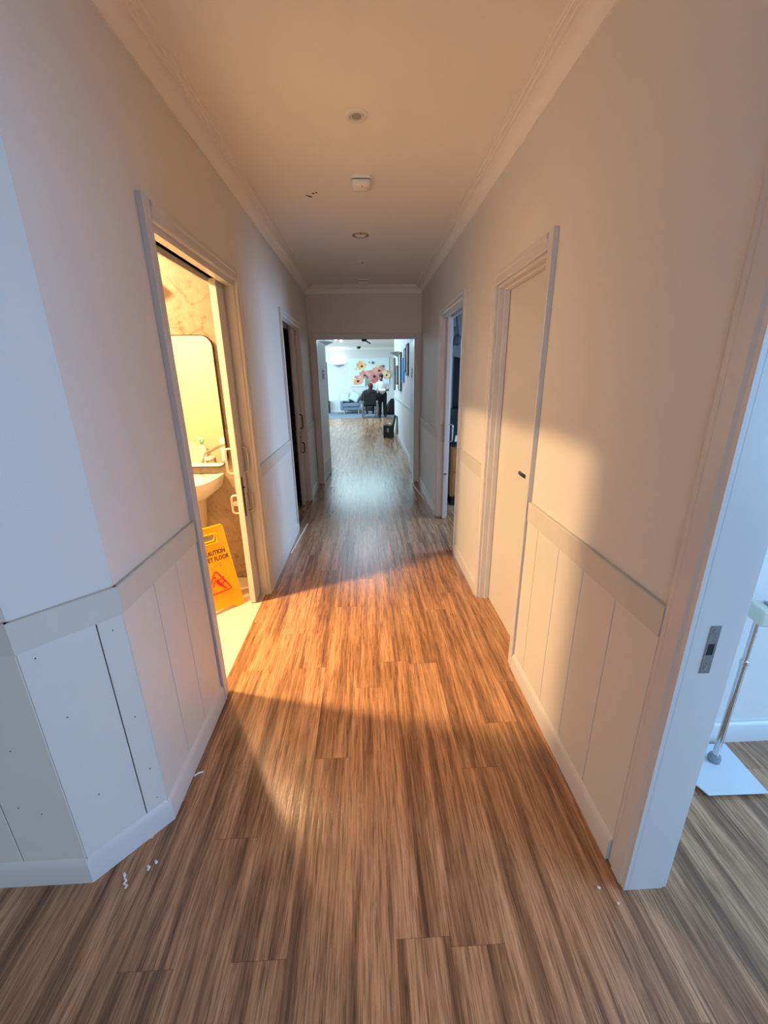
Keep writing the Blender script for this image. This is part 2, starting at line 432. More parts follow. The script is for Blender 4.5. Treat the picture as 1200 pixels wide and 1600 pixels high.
# end wall with the double-door opening
OX0, OX1, OZ = -0.685, 0.705, 2.04
b = MB(); b.box(-1.1, OX0, YE, YE+0.12, 0, HZ); b.box(OX1, 0.95, YE, YE+0.12, 0, HZ); b.box(OX0, OX1, YE, YE+0.12, OZ, HZ)
struct(b.build('wall_far', M['wall'], origin=(0, YE, 0)), 'end wall of the corridor with the open double doorway', 'wall')
# lobby behind the camera and the side room
b = MB(); b.box(-4.2, -3.3, -4.6, -4.5, 0, CZ); b.box(-0.5, 3.6, -4.6, -4.5, 0, CZ); b.box(-3.3, -0.5, -4.6, -4.5, 0, 0.6); b.box(-3.3, -0.5, -4.6, -4.5, 2.4, CZ)
b.box(-4.3, -4.2, -4.6, 1.0, 0, CZ)
struct(b.build('wall_back', M['wall'], origin=(0, -4.5, 0)), 'lobby walls behind the viewer with a wide window opening', 'wall')
b = MB(); b.box(RO, 3.6, 1.36, 1.44, 0, CZ)
b.box(3.5, 3.6, -2.6, -1.25, 0, CZ); b.box(3.5, 3.6, 0.55, 1.36, 0, CZ); b.box(3.5, 3.6, -1.25, 0.55, 0, 0.6); b.box(3.5, 3.6, -1.25, 0.55, 2.3, CZ)
b.box(RO, 3.6, -2.7, -2.6, 0, CZ)
struct(b.build('wall_side_room', M['wall'], origin=(2, 1.36, 0)), 'pale wall of the room seen through the near right doorway', 'wall')
b = MB(); b.box(RO, 3.6, 5.7, 5.8, 0, CZ); b.box(RO, 3.6, 2.9, 3.0, 0, CZ)
b.box(3.4, 3.5, 3.0, 3.45, 0, CZ); b.box(3.4, 3.5, 4.75, 5.7, 0, CZ); b.box(3.4, 3.5, 3.45, 4.75, 0, 0.9); b.box(3.4, 3.5, 3.45, 4.75, 2.2, CZ)
struct(b.build('wall_office', mat('office_wall_paint', srgb(186, 192, 196), 0.7), origin=(2, 5.7, 0)), 'wall of the dim office behind the half-open sliding door', 'wall')
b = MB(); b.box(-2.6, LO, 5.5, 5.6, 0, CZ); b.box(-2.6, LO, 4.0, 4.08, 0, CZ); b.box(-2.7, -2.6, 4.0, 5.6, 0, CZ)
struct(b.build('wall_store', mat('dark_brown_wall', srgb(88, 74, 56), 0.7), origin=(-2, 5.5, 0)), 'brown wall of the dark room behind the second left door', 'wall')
# bathroom walls
YB = 3.08
b = MB(); b.box(-3.1, LO, YB, YB+0.1, 0, 2.65)
struct(b.build('wall_bathroom', M['stone'], origin=(-2, YB, 0)), 'brown veined stone-look bathroom wall behind the mirror', 'wall')
b = MB(); b.box(-3.1, -1.0, 1.06, 1.08, 0, 2.65); b.box(-0.94, LO, L1[1]+0.06, YB, 0, 2.65)
struct(b.build('wall_bathroom_plain', M['cream_wall'], origin=(-2, 1.06, 0)), 'plain cream bathroom wall reflected in the mirror', 'wall')
b = MB(); b.box(-3.2, -3.1, 1.0, 3.18, 0, 2.65)
struct(b.build('wall_bathroom_end', mat('bathroom_white_wall', srgb(238, 234, 226), 0.5), origin=(-3.1, 2, 0)), 'white end wall of the bathroom facing its doorway', 'wall')
# hall walls
b = MB(); b.box(0.797, 0.95, YE+0.12, 12.12, 0, HZ)
struct(b.build('wall_hall_right', M['wall'], origin=(0.8, 12, 0)), 'pale hall wall hung with framed pictures', 'wall')
b = MB(); b.box(-1.15, -1.03, YE+0.12, 11.35, 0, HZ); b.box(-5.2, -1.03, 11.25, 11.35, 0, HZ)
b.box(-5.2, -5.1, 11.35, 12.6, 0, HZ); b.box(-5.2, -5.1, 17.8, 19.3, 0, HZ); b.box(-5.2, -5.1, 12.6, 17.8, 0, 0.5); b.box(-5.2, -5.1, 12.6, 17.8, 2.5, HZ)
struct(b.build('wall_hall_left', M['wall'], origin=(-1.03, 10, 0)), 'pale left wall of the hall', 'wall')
b = MB(); b.box(5.1, 5.2, 12.0, 19.22, 0, HZ); b.box(0.95, 5.2, 12.0, 12.12, 0, HZ)
struct(b.build('wall_lounge_side', M['wall'], origin=(5.1, 15, 0)), 'side wall of the lounge out of sight to the right', 'wall')
b = MB(); b.box(-5.2, 5.2, 19.22, 19.35, 0, HZ)
struct(b.build('wall_lounge', M['wall'], origin=(0, 19.22, 0)), 'pale end wall of the lounge with the flower painting', 'wall')

# cornices
PROF = [(0, -0.092), (0.010, -0.092), (0.012, -0.082)]+[(0.012+0.044*(1-math.cos(PI/2*k/6)), -0.082+0.050*math.sin(PI/2*k/6)) for k in range(1, 7)]+[(0.056, -0.024), (0.070, -0.024), (0.070, -0.014), (0.086, -0.014), (0.086, -0.006), (0.094, -0.006), (0.094, 0), (0, 0)]
b = MB(); b.extrude_path(PROF, (XR, 0.0, CZ), (XR, YE, CZ), (-1, 0, 0))
struct(b.build('trim_1', M['ceil'], smooth=True, angle=30), 'stepped cove cornice along the right side of the ceiling', 'cornice')
b = MB(); b.extrude_path(PROF, (XL, 1.13, CZ), (XL, YE, CZ), (1, 0, 0))
struct(b.build('trim_2', M['ceil'], smooth=True, angle=30), 'stepped cove cornice along the left side of the ceiling', 'cornice')
b = MB(); b.extrude_path(PROF, (XL, YE, CZ), (XR, YE, CZ), (0, -1, 0))
struct(b.build('trim_3', M['ceil'], smooth=True, angle=30), 'short cove cornice above the far doorway', 'cornice')
b = MB(); b.extrude_path(PROF, (-5.1, 19.22, HZ), (5.1, 19.22, HZ), (0, -1, 0))
struct(b.build('trim_4', M['ceil'], smooth=True, angle=30), 'cornice over the flower painting in the lounge', 'cornice')

# dado panelling: boards with grooves, cap rail, skirting
SK = [(0, 0), (0.024, 0), (0.024, 0.075), (0.020, 0.088), (0.012, 0.098), (0, 0.098)]
def dado(tn, bn, p0, p1, nrm, cuts, l1, l2, e0=0.0, e1=0.0, nails=(), railflush=0.016):
    """p0-p1: wall foot line; nrm: into the corridor; cuts: groove distances from p0"""
    p0, p1, nrm = Vector(p0), Vector(p1), Vector(nrm).normalized()
    L = (p1-p0).length; d = (p1-p0)/L
    root = thing(tn, l1, 'wall panelling', (p0.x, p0.y, 0), kind='structure')
    es = [0.0]+list(cuts)+[L]
    G = 0.0016
    for i in range(len(es)-1):
        a, c = p0+d*(es[i]+(G if i else -0.009*e0)), p0+d*(es[i+1]-(G if i+2 < len(es) else -0.009*e1))
        b = MB(); b.extrude_path([(0.001, 0.07), (0.012, 0.07), (0.012, 0.877), (0.001, 0.877)], a, c, nrm)
        b.build('board', M['board'], root, bevel=0.0012, seg=1)
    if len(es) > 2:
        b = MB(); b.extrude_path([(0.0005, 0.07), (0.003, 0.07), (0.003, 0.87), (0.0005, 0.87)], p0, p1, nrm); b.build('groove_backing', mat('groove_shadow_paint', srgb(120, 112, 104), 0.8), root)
    b = MB(); b.extrude_path([(0, 0.872), (railflush, 0.872), (railflush, 0.960), (railflush-0.003, 0.964), (0, 0.964)], p0-d*railflush*e0, p1+d*railflush*e1, nrm)
    b.build('cap_rail', M['rail'], root)
    for s_, z in nails:
        q = p0+d*s_+nrm*0.0119
        b = MB(); t1 = d*0.004; zz = Vector((0, 0, 1))
        q2 = q+Vector((0, 0, z))
        b.tube([q2, q2+nrm*0.0006], 0.0022, 8); b.build('nail_hole', M['dark'], root)
    b = MB(); b.extrude_path(SK, p0-d*0.024*e0, p1+d*0.024*e1, nrm)
    struct(b.build(bn, M['trim'], smooth=True, angle=30), l2, 'skirting board')
    return root
dado('trim_5', 'baseboard_right', (XR, 0.915, 0), (XR, R1[0]-0.062, 0), (-1, 0, 0), [0.203, 0.406, 0.604, 0.818], 'grooved white dado panels on the near right wall beside the near doorway', 'skirting under the near right dado panels')
dado('trim_6', 'baseboard_right_middle', (XR, R1[1]+0.05, 0), (XR, R2[0]-0.06, 0), (-1, 0, 0), [], 'plain dado panel between the closed door and the office sliding door', 'skirting between the two right-hand doors')
dado('trim_7', 'baseboard_right_far', (XR, R2[1]+0.06, 0), (XR, YE-0.02, 0), (-1, 0, 0), [], 'plain dado panel beyond the office sliding door', 'skirting beyond the office sliding door')
dado('trim_8', 'baseboard_left', (XL, 1.135, 0), (XL, L1[0]-0.068, 0), (1, 0, 0), [0.19, 0.366], 'grooved dado panels on the left wall before the bathroom door', 'skirting before the bathroom door', e0=0.41)
dado('trim_9', 'baseboard_left_middle', (XL, L1[1]+0.065, 0), (XL, L2[0]-0.065, 0), (1, 0, 0), [], 'plain dado panel between the bathroom and the dark room', 'skirting between the two left-hand doors')
dado('trim_10', 'baseboard_left_far', (XL, L2[1]+0.06, 0), (XL, YE-0.02, 0), (1, 0, 0), [], 'plain dado panel just before the end wall on the left', 'skirting just before the end wall on the left')
cd = Vector((XL+0.94, 1.135-0.955, 0)); cl = cd.length; cd.normalize()
dado('trim_11', 'baseboard_chamfer', (-0.94, 0.955, 0), (XL, 1.135, 0), (cd.y, -cd.x, 0), [cl-0.066], 'bluish dado panel on the splayed left corner with nail holes', 'skirting round the splayed left corner', e0=0.41, e1=0.41,
     nails=[(0.03, 0.84), (0.055, 0.62), (0.07, 0.30), (cl-0.03, 0.83), (cl-0.03, 0.50), (cl-0.025, 0.27), (cl-0.025, 0.135)])
dado('trim_12', 'baseboard_lobby', (-4.1, 0.955, 0), (-0.94, 0.955, 0), (0, -1, 0), [1.2, 1.8, 2.4, 2.97], 'grooved dado panel on the lobby wall at the left edge', 'skirting along the lobby wall at the left edge', e1=0.41,
     nails=[(3.06, 0.55), (3.02, 0.33), (3.08, 0.3)])
b = MB(); b.extrude_path(SK, (RO, 1.36, 0), (3.5, 1.36, 0), (0, -1, 0))
struct(b.build('baseboard_side_room', M['trim'], smooth=True, angle=30), 'skirting in the room through the near right doorway', 'skirting board')
b = MB(); b.extrude_path(SK, (0.797, YE+0.12, 0), (0.797, 12.12, 0), (-1, 0, 0)); b.extrude_path([(0, 0.955), (0.012, 0.955), (0.012, 0.985), (0, 0.985)], (0.797, YE+0.9, 0), (0.797, 12.12, 0), (-1, 0, 0))
struct(b.build('baseboard_hall', M['trim'], smooth=True, angle=30), 'skirting and dado rail along the hall wall', 'skirting board')
b = MB(); b.extrude_path(SK, (-5.1, 19.22, 0), (5.1, 19.22, 0), (0, -1, 0))
struct(b.build('baseboard_lounge', M['trim'], smooth=True, angle=30), 'skirting of the lounge end wall', 'skirting board')

# ------------------------------------------------------------------ doors
def casing(root, face, sgn, y0, y1, z1, wd=0.065, th=0.02, wd1=None):
    """architrave round an opening in an x-facing wall; sgn: into the corridor"""
    wd1 = wd1 or wd
    def prof(k0, k1):   # inner to outer edge
        k = k1-k0
        return [(0, k0), (th*0.8, k0), (th, k0+k*0.12), (th, k0+k*0.62), (th+0.005, k0+k*0.70), (th+0.005, k1-k*0.06), (th+0.003, k1), (0, k1)]
    for (yi, dr, ww) in ((y0+0.004, -1, wd), (y1-0.004, 1, wd1)):
        b = MB(); b.prism([(face+sgn*d, yi+dr*k) for d, k in prof(0, ww)], 0, z1+wd); b.build('architrave', M['trim'], root, bevel=0.0012, seg=1)
    b = MB(); b.prism([(face+sgn*d, z1-0.004+k) for d, k in prof(0, wd)], y0+0.004, y1-0.004, 'y2'); b.build('architrave', M['trim'], root, bevel=0.0012, seg=1)
def d_handle(root, x, sgn, y, z0, z1, proj=0.05, r=0.007, m='handle'):
    pts = [(x, y, z0)]
    q = 0.022
    for k in range(7):
        a = PI/2*k/6; pts.append((x+sgn*(proj-q+q*math.sin(a)), y, z0+q-q*math.cos(a)))
    for k in range(7):
        a = PI/2*k/6; pts.append((x+sgn*(proj-q+q*math.cos(a)), y, z1-q+q*math.sin(a)))
    pts.append((x, y, z1))
    b = MB(); b.tube(pts, r, 10); b.build('handle', M[m], root, smooth=True)

# bathroom sliding door (left, near)
d1 = thing('door_1', 'open bathroom sliding door with paired loop handles', 'door', (XL, L1[0], 0), kind='structure')
casing(d1, XL, 1, *L1)
b = MB(); b.box(-0.815, XL, L1[0], L1[1], L1[2]-0.03, L1[2]); b.box(LO, -0.885, L1[0], L1[1], L1[2]-0.03, L1[2])
b.box(LO, XL, L1[0], L1[1], L1[2], L1[2]+0.002)
b.build('head_track', M['trim'], d1, bevel=0.002)
b = MB(); b.box(LO, XL, L1[0]-0.001, L1[0]+0.012, 0, L1[2]-0.03); b.build('jamb', M['trim'], d1, bevel=0.002)
b = MB(); b.box(-0.826, XL, L1[1]-0.012, L1[1]+0.001, 0, L1[2]-0.03); b.box(LO, -0.884, L1[1]-0.012, L1[1]+0.001, 0, L1[2]-0.03); b.build('jamb', M['trim'], d1, bevel=0.002)
b = MB(); b.box(-0.876, -0.838, 2.66, L1[1]+0.05, 0.008, L1[2]-0.01); lf = b.build('leaf', M['leaf'], d1, bevel=0.002)
d_handle(d1, -0.838, 1, 2.755, 0.952, 1.115, 0.035); d_handle(d1, -0.838, 1, 2.755, 0.675, 0.80, 0.035)
d_handle(d1, -0.876, -1, 2.70, 0.952, 1.115); d_handle(d1, -0.876, -1, 2.70, 0.675, 0.80)
b = MB(); b.box(-0.838, -0.834, 2.675, 2.70, 0.66, 0.93); b.ball((-0.832, 2.69, 0.86), 0.008)
tag(b.build('lock_plate', M['darkmetal'], d1, bevel=0.002), 'dark lock plate')
b = MB(); b.box(-0.912, -0.876, 2.67, 2.71, 0.735, 0.76); b.build('lock_snib', M['handle'], d1, bevel=0.003)
b = MB(); b.box(-0.884, -0.826, L1[1]+0.052, L1[1]+0.06, 0, 2.1); b.build('cavity_lining', M['dark'], d1)

# second sliding door on the left, nearly shut away: dark room
d2 = thing('door_2', 'sliding door of the dark room further along the left wall', 'door', (XL, L2[0], 0), kind='structure')
casing(d2, XL, 1, *L2, wd=0.062)
b = MB(); b.box(-0.805, XL, L2[0], L2[1], L2[2]-0.03, L2[2]); b.box(LO, -0.862, L2[0], L2[1], L2[2]-0.03, L2[2]); b.build('head_track', M['trim'], d2, bevel=0.002)
b = MB(); b.box(LO, XL, L2[0]-0.001, L2[0]+0.012, 0, L2[2]-0.03); b.build('jamb', M['trim'], d2, bevel=0.002)
b = MB(); b.box(-0.806, XL, L2[1]-0.012, L2[1]+0.001, 0, L2[2]-0.03); b.box(LO, -0.862, L2[1]-0.012, L2[1]+0.001, 0, L2[2]-0.03); b.build('jamb', M['trim'], d2, bevel=0.002)
b = MB(); b.box(-0.850, -0.817, 5.03, L2[1]+0.05, 0.008, L2[2]-0.01); b.build('leaf', M['leaf'], d2, bevel=0.002)
d_handle(d2, -0.817, 1, 5.12, 0.96, 1.12, 0.036, m='darkmetal'); d_handle(d2, -0.817, 1, 5.14, 0.66, 0.78, 0.036, m='darkmetal')
d_handle(d2, -0.850, -1, 5.07, 0.96, 1.12, m='darkmetal'); d_handle(d2, -0.850, -1, 5.07, 0.66, 0.78, m='darkmetal')
b = MB(); b.box(-0.817, -0.813, 5.05, 5.075, 0.66, 0.93); b.ball((-0.811, 5.062, 0.86), 0.008); b.build('lock_plate', M['darkmetal'], d2)

b = MB(); b.box(-0.862, -0.806, L2[1]+0.052, L2[1]+0.06, 0, 2.08); b.build('cavity_lining', M['dark'], d2)

# closed hinged door on the right
d3 = thing('door_3', 'closed flush white door on the right wall with a dark lever', 'door', (XR, R1[0], 0), kind='structure')
casing(d3, XR, -1, *R1, wd=0.062, wd1=0.05)
b = MB(); b.box(XR, RO, R1[1]-0.02, R1[1]+0.0, 0, R1[2]); b.box(0.815, 0.845, R1[1]-0.032, R1[1]-0.02, 0, R1[2]-0.03); b.build('jamb', M['trim'], d3, bevel=0.002)
b = MB(); b.box(XR, RO, R1[0], R1[0]+0.02, 0, R1[2]); b.build('jamb', M['trim'], d3, bevel=0.002)
b = MB(); b.box(XR, RO, R1[0]+0.02, R1[1]-0.02, R1[2]-0.02, R1[2]); b.box(0.815, 0.845, R1[0]+0.02, R1[1]-0.02, R1[2]-0.032, R1[2]-0.02); b.build('head_jamb', M['trim'], d3, bevel=0.002)
b = MB(); b.box(0.848, 0.884, R1[0]+0.022, R1[1]-0.022, 0.006, R1[2]-0.024); b.build('leaf', M['leaf'], d3, bevel=0.002)
b = MB(); b.tube([(0.848, 2.0, 1.05), (0.842, 2.0, 1.05)], 0.026, 24); b.tube([(0.845, 2.0, 1.05), (0.80, 2.0, 1.05)], 0.008, 12)
b.tube([(0.802, 1.995, 1.05), (0.800, 2.03, 1.05), (0.802, 2.10, 1.05), (0.808, 2.125, 1.05)], [0.010, 0.010, 0.009, 0.008], 12)
tag(b.build('lever_handle', M['darkmetal'], d3, smooth=True), 'dark bronze lever')

# half-open sliding door on the right (office)
d4 = thing('door_4', 'half-open sliding door of the office on the right wall', 'door', (XR, R2[0], 0), kind='structure')
casing(d4, XR, -1, *R2, wd=0.06)
b = MB(); b.box(XR, 0.815, R2[0], R2[1], R2[2]-0.03, R2[2]); b.box(0.86, RO, R2[0], R2[1], R2[2]-0.03, R2[2]); b.build('head_track', M['trim'], d4, bevel=0.002)
b = MB(); b.box(XR, RO, R2[0]-0.001, R2[0]+0.012, 0, R2[2]-0.03); b.build('jamb', M['trim'], d4, bevel=0.002)
b = MB(); b.box(XR, 0.812, R2[1]-0.012, R2[1]+0.001, 0, R2[2]-0.03); b.box(0.868, RO, R2[1]-0.012, R2[1]+0.001, 0, R2[2]-0.03); b.build('jamb', M['trim'], d4, bevel=0.002)
b = MB(); b.box(0.82, 0.858, 4.38, R2[1]+0.05, 0.008, R2[2]-0.01); b.build('leaf', M['leaf'], d4, bevel=0.002)
d_handle(d4, 0.82, -1, 4.43, 0.87, 1.05, 0.032); d_handle(d4, 0.858, 1, 4.40, 0.87, 1.05)
b = MB(); b.tube([(0.831, 4.38, 0.52), (0.831, 4.376, 0.52)], 0.008, 12); b.build('bolt_cap', M['darkmetal'], d4)
b = MB(); b.tube([(0.847, 4.38, 0.52), (0.847, 4.376, 0.52)], 0.008, 12); b.build('bolt_cap', M['darkmetal'], d4)

# near right doorway: jamb, casing, strike plate
d5 = thing('door_5', 'near right doorway jamb with a metal lock strike', 'door frame', (XR, 0.83, 0), kind='structure')
b = MB(); b.box(0.7815, 0.891, 0.826, 0.832, 0, 2.10); b.build('jamb', M['trim'], d5)
b = MB()
b.prism([(0.768, 0.826), (XR, 0.826), (XR, 0.915), (0.772, 0.915), (0.768, 0.911), (0.768, 0.896), (0.764, 0.889), (0.764, 0.848), (0.768, 0.838)], 0, 2.17)
b.build('architrave', M['trim'], d5)
b = MB(); b.box(0.765, XR, -0.24, 0.826, 2.10, 2.17); b.build('architrave', M['trim'], d5, bevel=0.002)
b = MB(); b.box(0.765, XR, -0.24, -0.15, 0, 2.10); b.build('architrave', M['trim'], d5, bevel=0.002)
b = MB(); b.box(0.891, 0.906, 0.828, 0.90, 0, 2.17); b.build('architrave', M['trim'], d5, bevel=0.002)
b = MB(); b.box(0.820, 0.846, 0.8245, 0.8262, 0.826, 0.914-0.034); b.box(0.820, 0.846, 0.8245, 0.8262, 0.913, 0.964)
b.box(0.820, 0.8235, 0.8245, 0.8262, 0.880, 0.913); b.box(0.8405, 0.846, 0.8245, 0.8262, 0.880, 0.913)
sp = b.build('strike_plate', M['zinc'], d5)
b = MB(); b.box(0.8235, 0.8405, 0.8250, 0.8264, 0.880, 0.913); b.build('bolt_hole', M['dark'], sp, origin=None)
for z in (0.842, 0.950):
    b = MB(); b.tube([(0.833, 0.8246, z), (0.833, 0.8236, z)], 0.0055, 12); b.build('screw', M['steel'], sp)

# far double doorway
d6 = thing('door_6', 'open white double doors at the end of the corridor', 'door', (0, YE, 0), kind='structure')
for (x0, x1) in ((-0.757, OX0+0.004), (OX1-0.004, 0.764)):
    b = MB(); b.box(x0, x1, YE-0.02, YE, 0, OZ+0.066); b.build('architrave', M['trim'], d6, bevel=0.003)
b = MB(); b.box(OX0+0.004, OX1-0.004, YE-0.02, YE, OZ-0.004, OZ+0.066); b.build('architrave', M['trim'], d6, bevel=0.003)
b = MB(); b.box(OX0, OX0+0.018, YE, YE+0.12, 0, OZ); b.build('jamb', M['trim'], d6)
b = MB(); b.box(OX1-0.018, OX1, YE, YE+0.12, 0, OZ); b.build('jamb', M['trim'], d6)
def far_leaf(px, ang, mirror):
    R = Matrix.Translation((px, YE+0.13, 0)) @ Matrix.Rotation(ang, 4, 'Z')
    b = MB(); b.box(-0.02, 0.02, 0, 0.68, 0.008, OZ-0.01, R); lf = b.build('leaf', M['leaf'], d6, bevel=0.002)
    s = 0.0205*mirror
    b = MB(); X = sorted((s, s+0.002*mirror)); b.box(X[0], X[1], 0.03, 0.65, 0.02, 0.27, R); b.build('kick_plate', M['steel'], lf)
    nb = MB(); nb.box(X[0], X[1], 0.26, 0.46, 1.50, 1.66, R); n = nb.build('notice', M['paper'], lf); 
    pr = MB(); X3 = sorted((s+0.002*mirror, s+0.0026*mirror))
    for (a, c, e, f_) in ((0.28, 0.44, 1.625, 1.645), (0.29, 0.35, 1.53, 1.61), (0.38, 0.43, 1.52, 1.60)):
        pr.box(X3[0], X3[1], a, c, e, f_, R)
    pr.build('print', M['signgrey'], lf)
far_leaf(OX0-0.008, math.radians(-4), 1)
far_leaf(OX1+0.012, math.radians(-1.5), -1)

# ------------------------------------------------------------------ ceiling fittings
def downlight(name, x, y, r, label):
    t = thing(name, label, 'ceiling light', (x, y, CZ), group='corridor ceiling fittings')
    b = MB(); b.lathe([(r, 0), (r, -0.004), (r*0.93, -0.007), (r*0.68, -0.008), (r*0.62, -0.004), (r*0.6, 0.0)], (x, y, CZ), 36)
    b.build('bezel', M['white'], t, smooth=True)
    b = MB(); b.lathe([(r*0.60, 0.0), (r*0.60, -0.006), (r*0.55, -0.0065), (r*0.50, -0.003), (0.0, -0.003)], (x, y, CZ), 36)
    b.build('gimbal', M['ivory'], t, smooth=True)
    b = MB(); b.lathe([(0, -0.0035), (r*0.40, -0.0035), (r*0.36, -0.007), (0, -0.010)], (x, y, CZ), 28)
    b.build('lamp_glass', M['glassdark'], t, smooth=True)
downlight('downlight', -0.011, 2.373, 0.055, 'unlit round ceiling downlight nearest the viewer')
def detector(name, x, y, hs, label):
    t = thing(name, label, 'smoke detector', (x, y, CZ), group='corridor smoke detectors')
    def rsq(h, r, z):
        o = []
        for cx, cy_, a0 in ((h-r, h-r, 0), (-h+r, h-r, 1), (-h+r, -h+r, 2), (h-r, -h+r, 3)):
            for k in range(6):
                a = PI/2*(a0+k/5); o.append(Vector((x+cx+r*math.cos(a), y+cy_+r*math.sin(a), z)))
        return o
    def loft(b, rings):
        R = [[b.bm.verts.new(p) for p in q] for q in rings]
        for A, B in zip(R, R[1:]):
            for i in range(len(A)): j = (i+1) % len(A); b._f([A[i], A[j], B[j], B[i]])
        b._f(R[0][::-1]); b._f(R[-1])
    b = MB(); loft(b, [rsq(hs, hs*0.35, CZ), rsq(hs, hs*0.35, CZ-0.012), rsq(hs*0.97, hs*0.35, CZ-0.016)]); b.build('base', M['white'], t, smooth=True)
    b = MB(); loft(b, [rsq(hs*0.80, hs*0.3, CZ-0.016), rsq(hs*0.80, hs*0.3, CZ-0.022)]); b.build('vent_gap', M['darkmetal'], t)
    b = MB(); loft(b, [rsq(hs*0.93, hs*0.34, CZ-0.022), rsq(hs*0.92, hs*0.36, CZ-0.036), rsq(hs*0.78, hs*0.4, CZ-0.047), rsq(hs*0.4, hs*0.3, CZ-0.052)]); b.build('cover', M['white'], t, smooth=True)
    b = MB(); b.ball((x+0.005, y-hs*0.55, CZ-0.047), 0.005); b.build('indicator', M['darkmetal'], t)
detector('smoke_detector', 0.002, 3.02, 0.064, 'white rounded-square smoke detector between the ceiling downlights')
t = thing('ceiling_sensor', 'thin ring sensor on the corridor ceiling, third fitting from the viewer', 'sensor', (-0.014, 4.06, CZ))
b = MB(); b.lathe([(0.072, 0), (0.072, -0.006), (0.062, -0.010), (0.05, -0.006), (0.045, 0)], (-0.014, 4.06, CZ), 32); b.build('ring', M['glassdark'], t, smooth=True)
b = MB(); b.lathe([(0.045, 0), (0.045, -0.006), (0.03, -0.012), (0, -0.014)], (-0.014, 4.06, CZ), 24); b.build('lens', M['white'], t, smooth=True)
b = MB(); b.tube([(-0.01, 4.0, CZ-0.004), (-0.01, 4.0, CZ-0.014)], 0.007, 10); b.build('indicator', M['darkmetal'], t)
downlight('downlight', -0.006, 4.935, 0.045, 'small dark downlight deep in the corridor, just before the last detector')
detector('smoke_detector', 0.003, 5.79, 0.066, 'smoke detector on the ceiling just before the end wall')

# ------------------------------------------------------------------ bathroom
t = thing('ceiling_lamp', 'round lit bathroom ceiling lamp hidden above the doorway', 'ceiling light', (-2.04, 2.11, 2.65))
b = MB(); b.lathe([(0.13, 0), (0.13, -0.02), (0.12, -0.03), (0.1, -0.032), (0.1, 0)], (-2.04, 2.11, 2.65), 36); b.build('rim', M['white'], t, smooth=True)
b = MB(); b.lathe([(0.099, -0.001), (0.099, -0.030), (0, -0.034)], (-2.04, 2.11, 2.65), 36); b.build('diffuser', M['lampwarm'], t, smooth=True)

# mirror
mx0, mx1, mz0, mz1 = -1.56, -1.035, 0.925, 1.832
def rrect(x0, x1, z0, z1, r, n=8):
    o = []
    for cx, cz, a0 in ((x1-r, z1-r, 0), (x0+r, z1-r, 1), (x0+r, z0+r, 2), (x1-r, z0+r, 3)):
        for k in range(n+1): a = PI/2*(a0+k/n); o.append((cx+r*math.cos(a), cz+r*math.sin(a)))
    return o
t = thing('mirror', 'tall rounded bathroom mirror in a thin black frame', 'mirror', ((mx0+mx1)/2, YB, mz0))
b = MB(); b.prism(rrect(mx0+0.004, mx1-0.004, mz0+0.004, mz1-0.004, 0.075), YB-0.022, YB-0.012, 'y'); b.build('glass', M['mirror'], t)
b = MB(); o_ = rrect(mx0, mx1, mz0, mz1, 0.08); i_ = rrect(mx0+0.006, mx1-0.006, mz0+0.006, mz1-0.006, 0.074)
vo = [[b.bm.verts.new((p[0], y, p[1])) for p in q] for q, y in ((o_, YB-0.001), (o_, YB-0.026), (i_, YB-0.026), (i_, YB-0.020))]
for A, B in zip(vo, vo[1:]):
    for k in range(len(A)): l = (k+1) % len(A); b._f([A[k], A[l], B[l], B[k]])
b.build('frame', M['black'], t)

t = thing('mirror_bounce_lamp', 'small added lamp above the bathroom mirror, standing in for its reflected light', 'wall lamp', (-1.44, YB, 2.12))  # unseen lamp, added to carry the mirror's bounce onto the corridor floor
b = MB(); b.box(-1.49, -1.39, YB-0.012, YB-0.001, 2.11, 2.21); b.build('wall_plate', M['steel'], t, bevel=0.003)
b = MB(); b.tube([(-1.44, YB-0.012, 2.16), (-1.44, YB-0.11, 2.16)], 0.01, 10); b.build('arm', M['steel'], t, smooth=True)
dd = Vector((1.06, -1.50, -2.14)).normalized(); c0 = Vector((-1.44, 2.90, 2.14))-dd*0.012
b = MB(); b.tube([c0-dd*0.10, c0-dd*0.06, c0], [0.02, 0.045, 0.058], 20, cap=False); b.tube([c0-dd*0.10, c0-dd*0.101], 0.02, 20); b.build('shade', M['white'], t, smooth=True)
b = MB(); b.ball(c0-dd*0.04, 0.022); b.build('bulb', M['lampwarm'], t, smooth=True)

# basin with half pedestal
bx, by, bz = -1.375, YB, 0.87
t = thing('wash_basin', 'white wall-hung wash basin under the mirror', 'basin', (bx, by, 0.4))
def dshape(w_, d_, z, yo=0.0, n=26):
    """D outline: flat at the wall, rounded to the front"""
    o = [Vector((bx+w_, by-yo, z))]
    for k in range(n+1):
        a = PI*k/n; e = 0.62
        c, s_ = math.cos(a), math.sin(a)
        o.append(Vector((bx+w_*math.copysign(abs(c)**e, c), by-yo-0.10-(d_-0.10)*abs(s_)**0.8, z)))
    o.append(Vector((bx-w_, by-yo, z))); return o
b = MB()
rings = [dshape(0.12, 0.22, bz-0.175), dshape(0.20, 0.34, bz-0.15), dshape(0.265, 0.42, bz-0.09), dshape(0.285, 0.45, bz-0.02), dshape(0.287, 0.455, bz), dshape(0.275, 0.44, bz+0.006),
         dshape(0.235, 0.40, bz, 0.0), ]
V = [[b.bm.verts.new(p) for p in r_] for r_ in rings]
inner = []
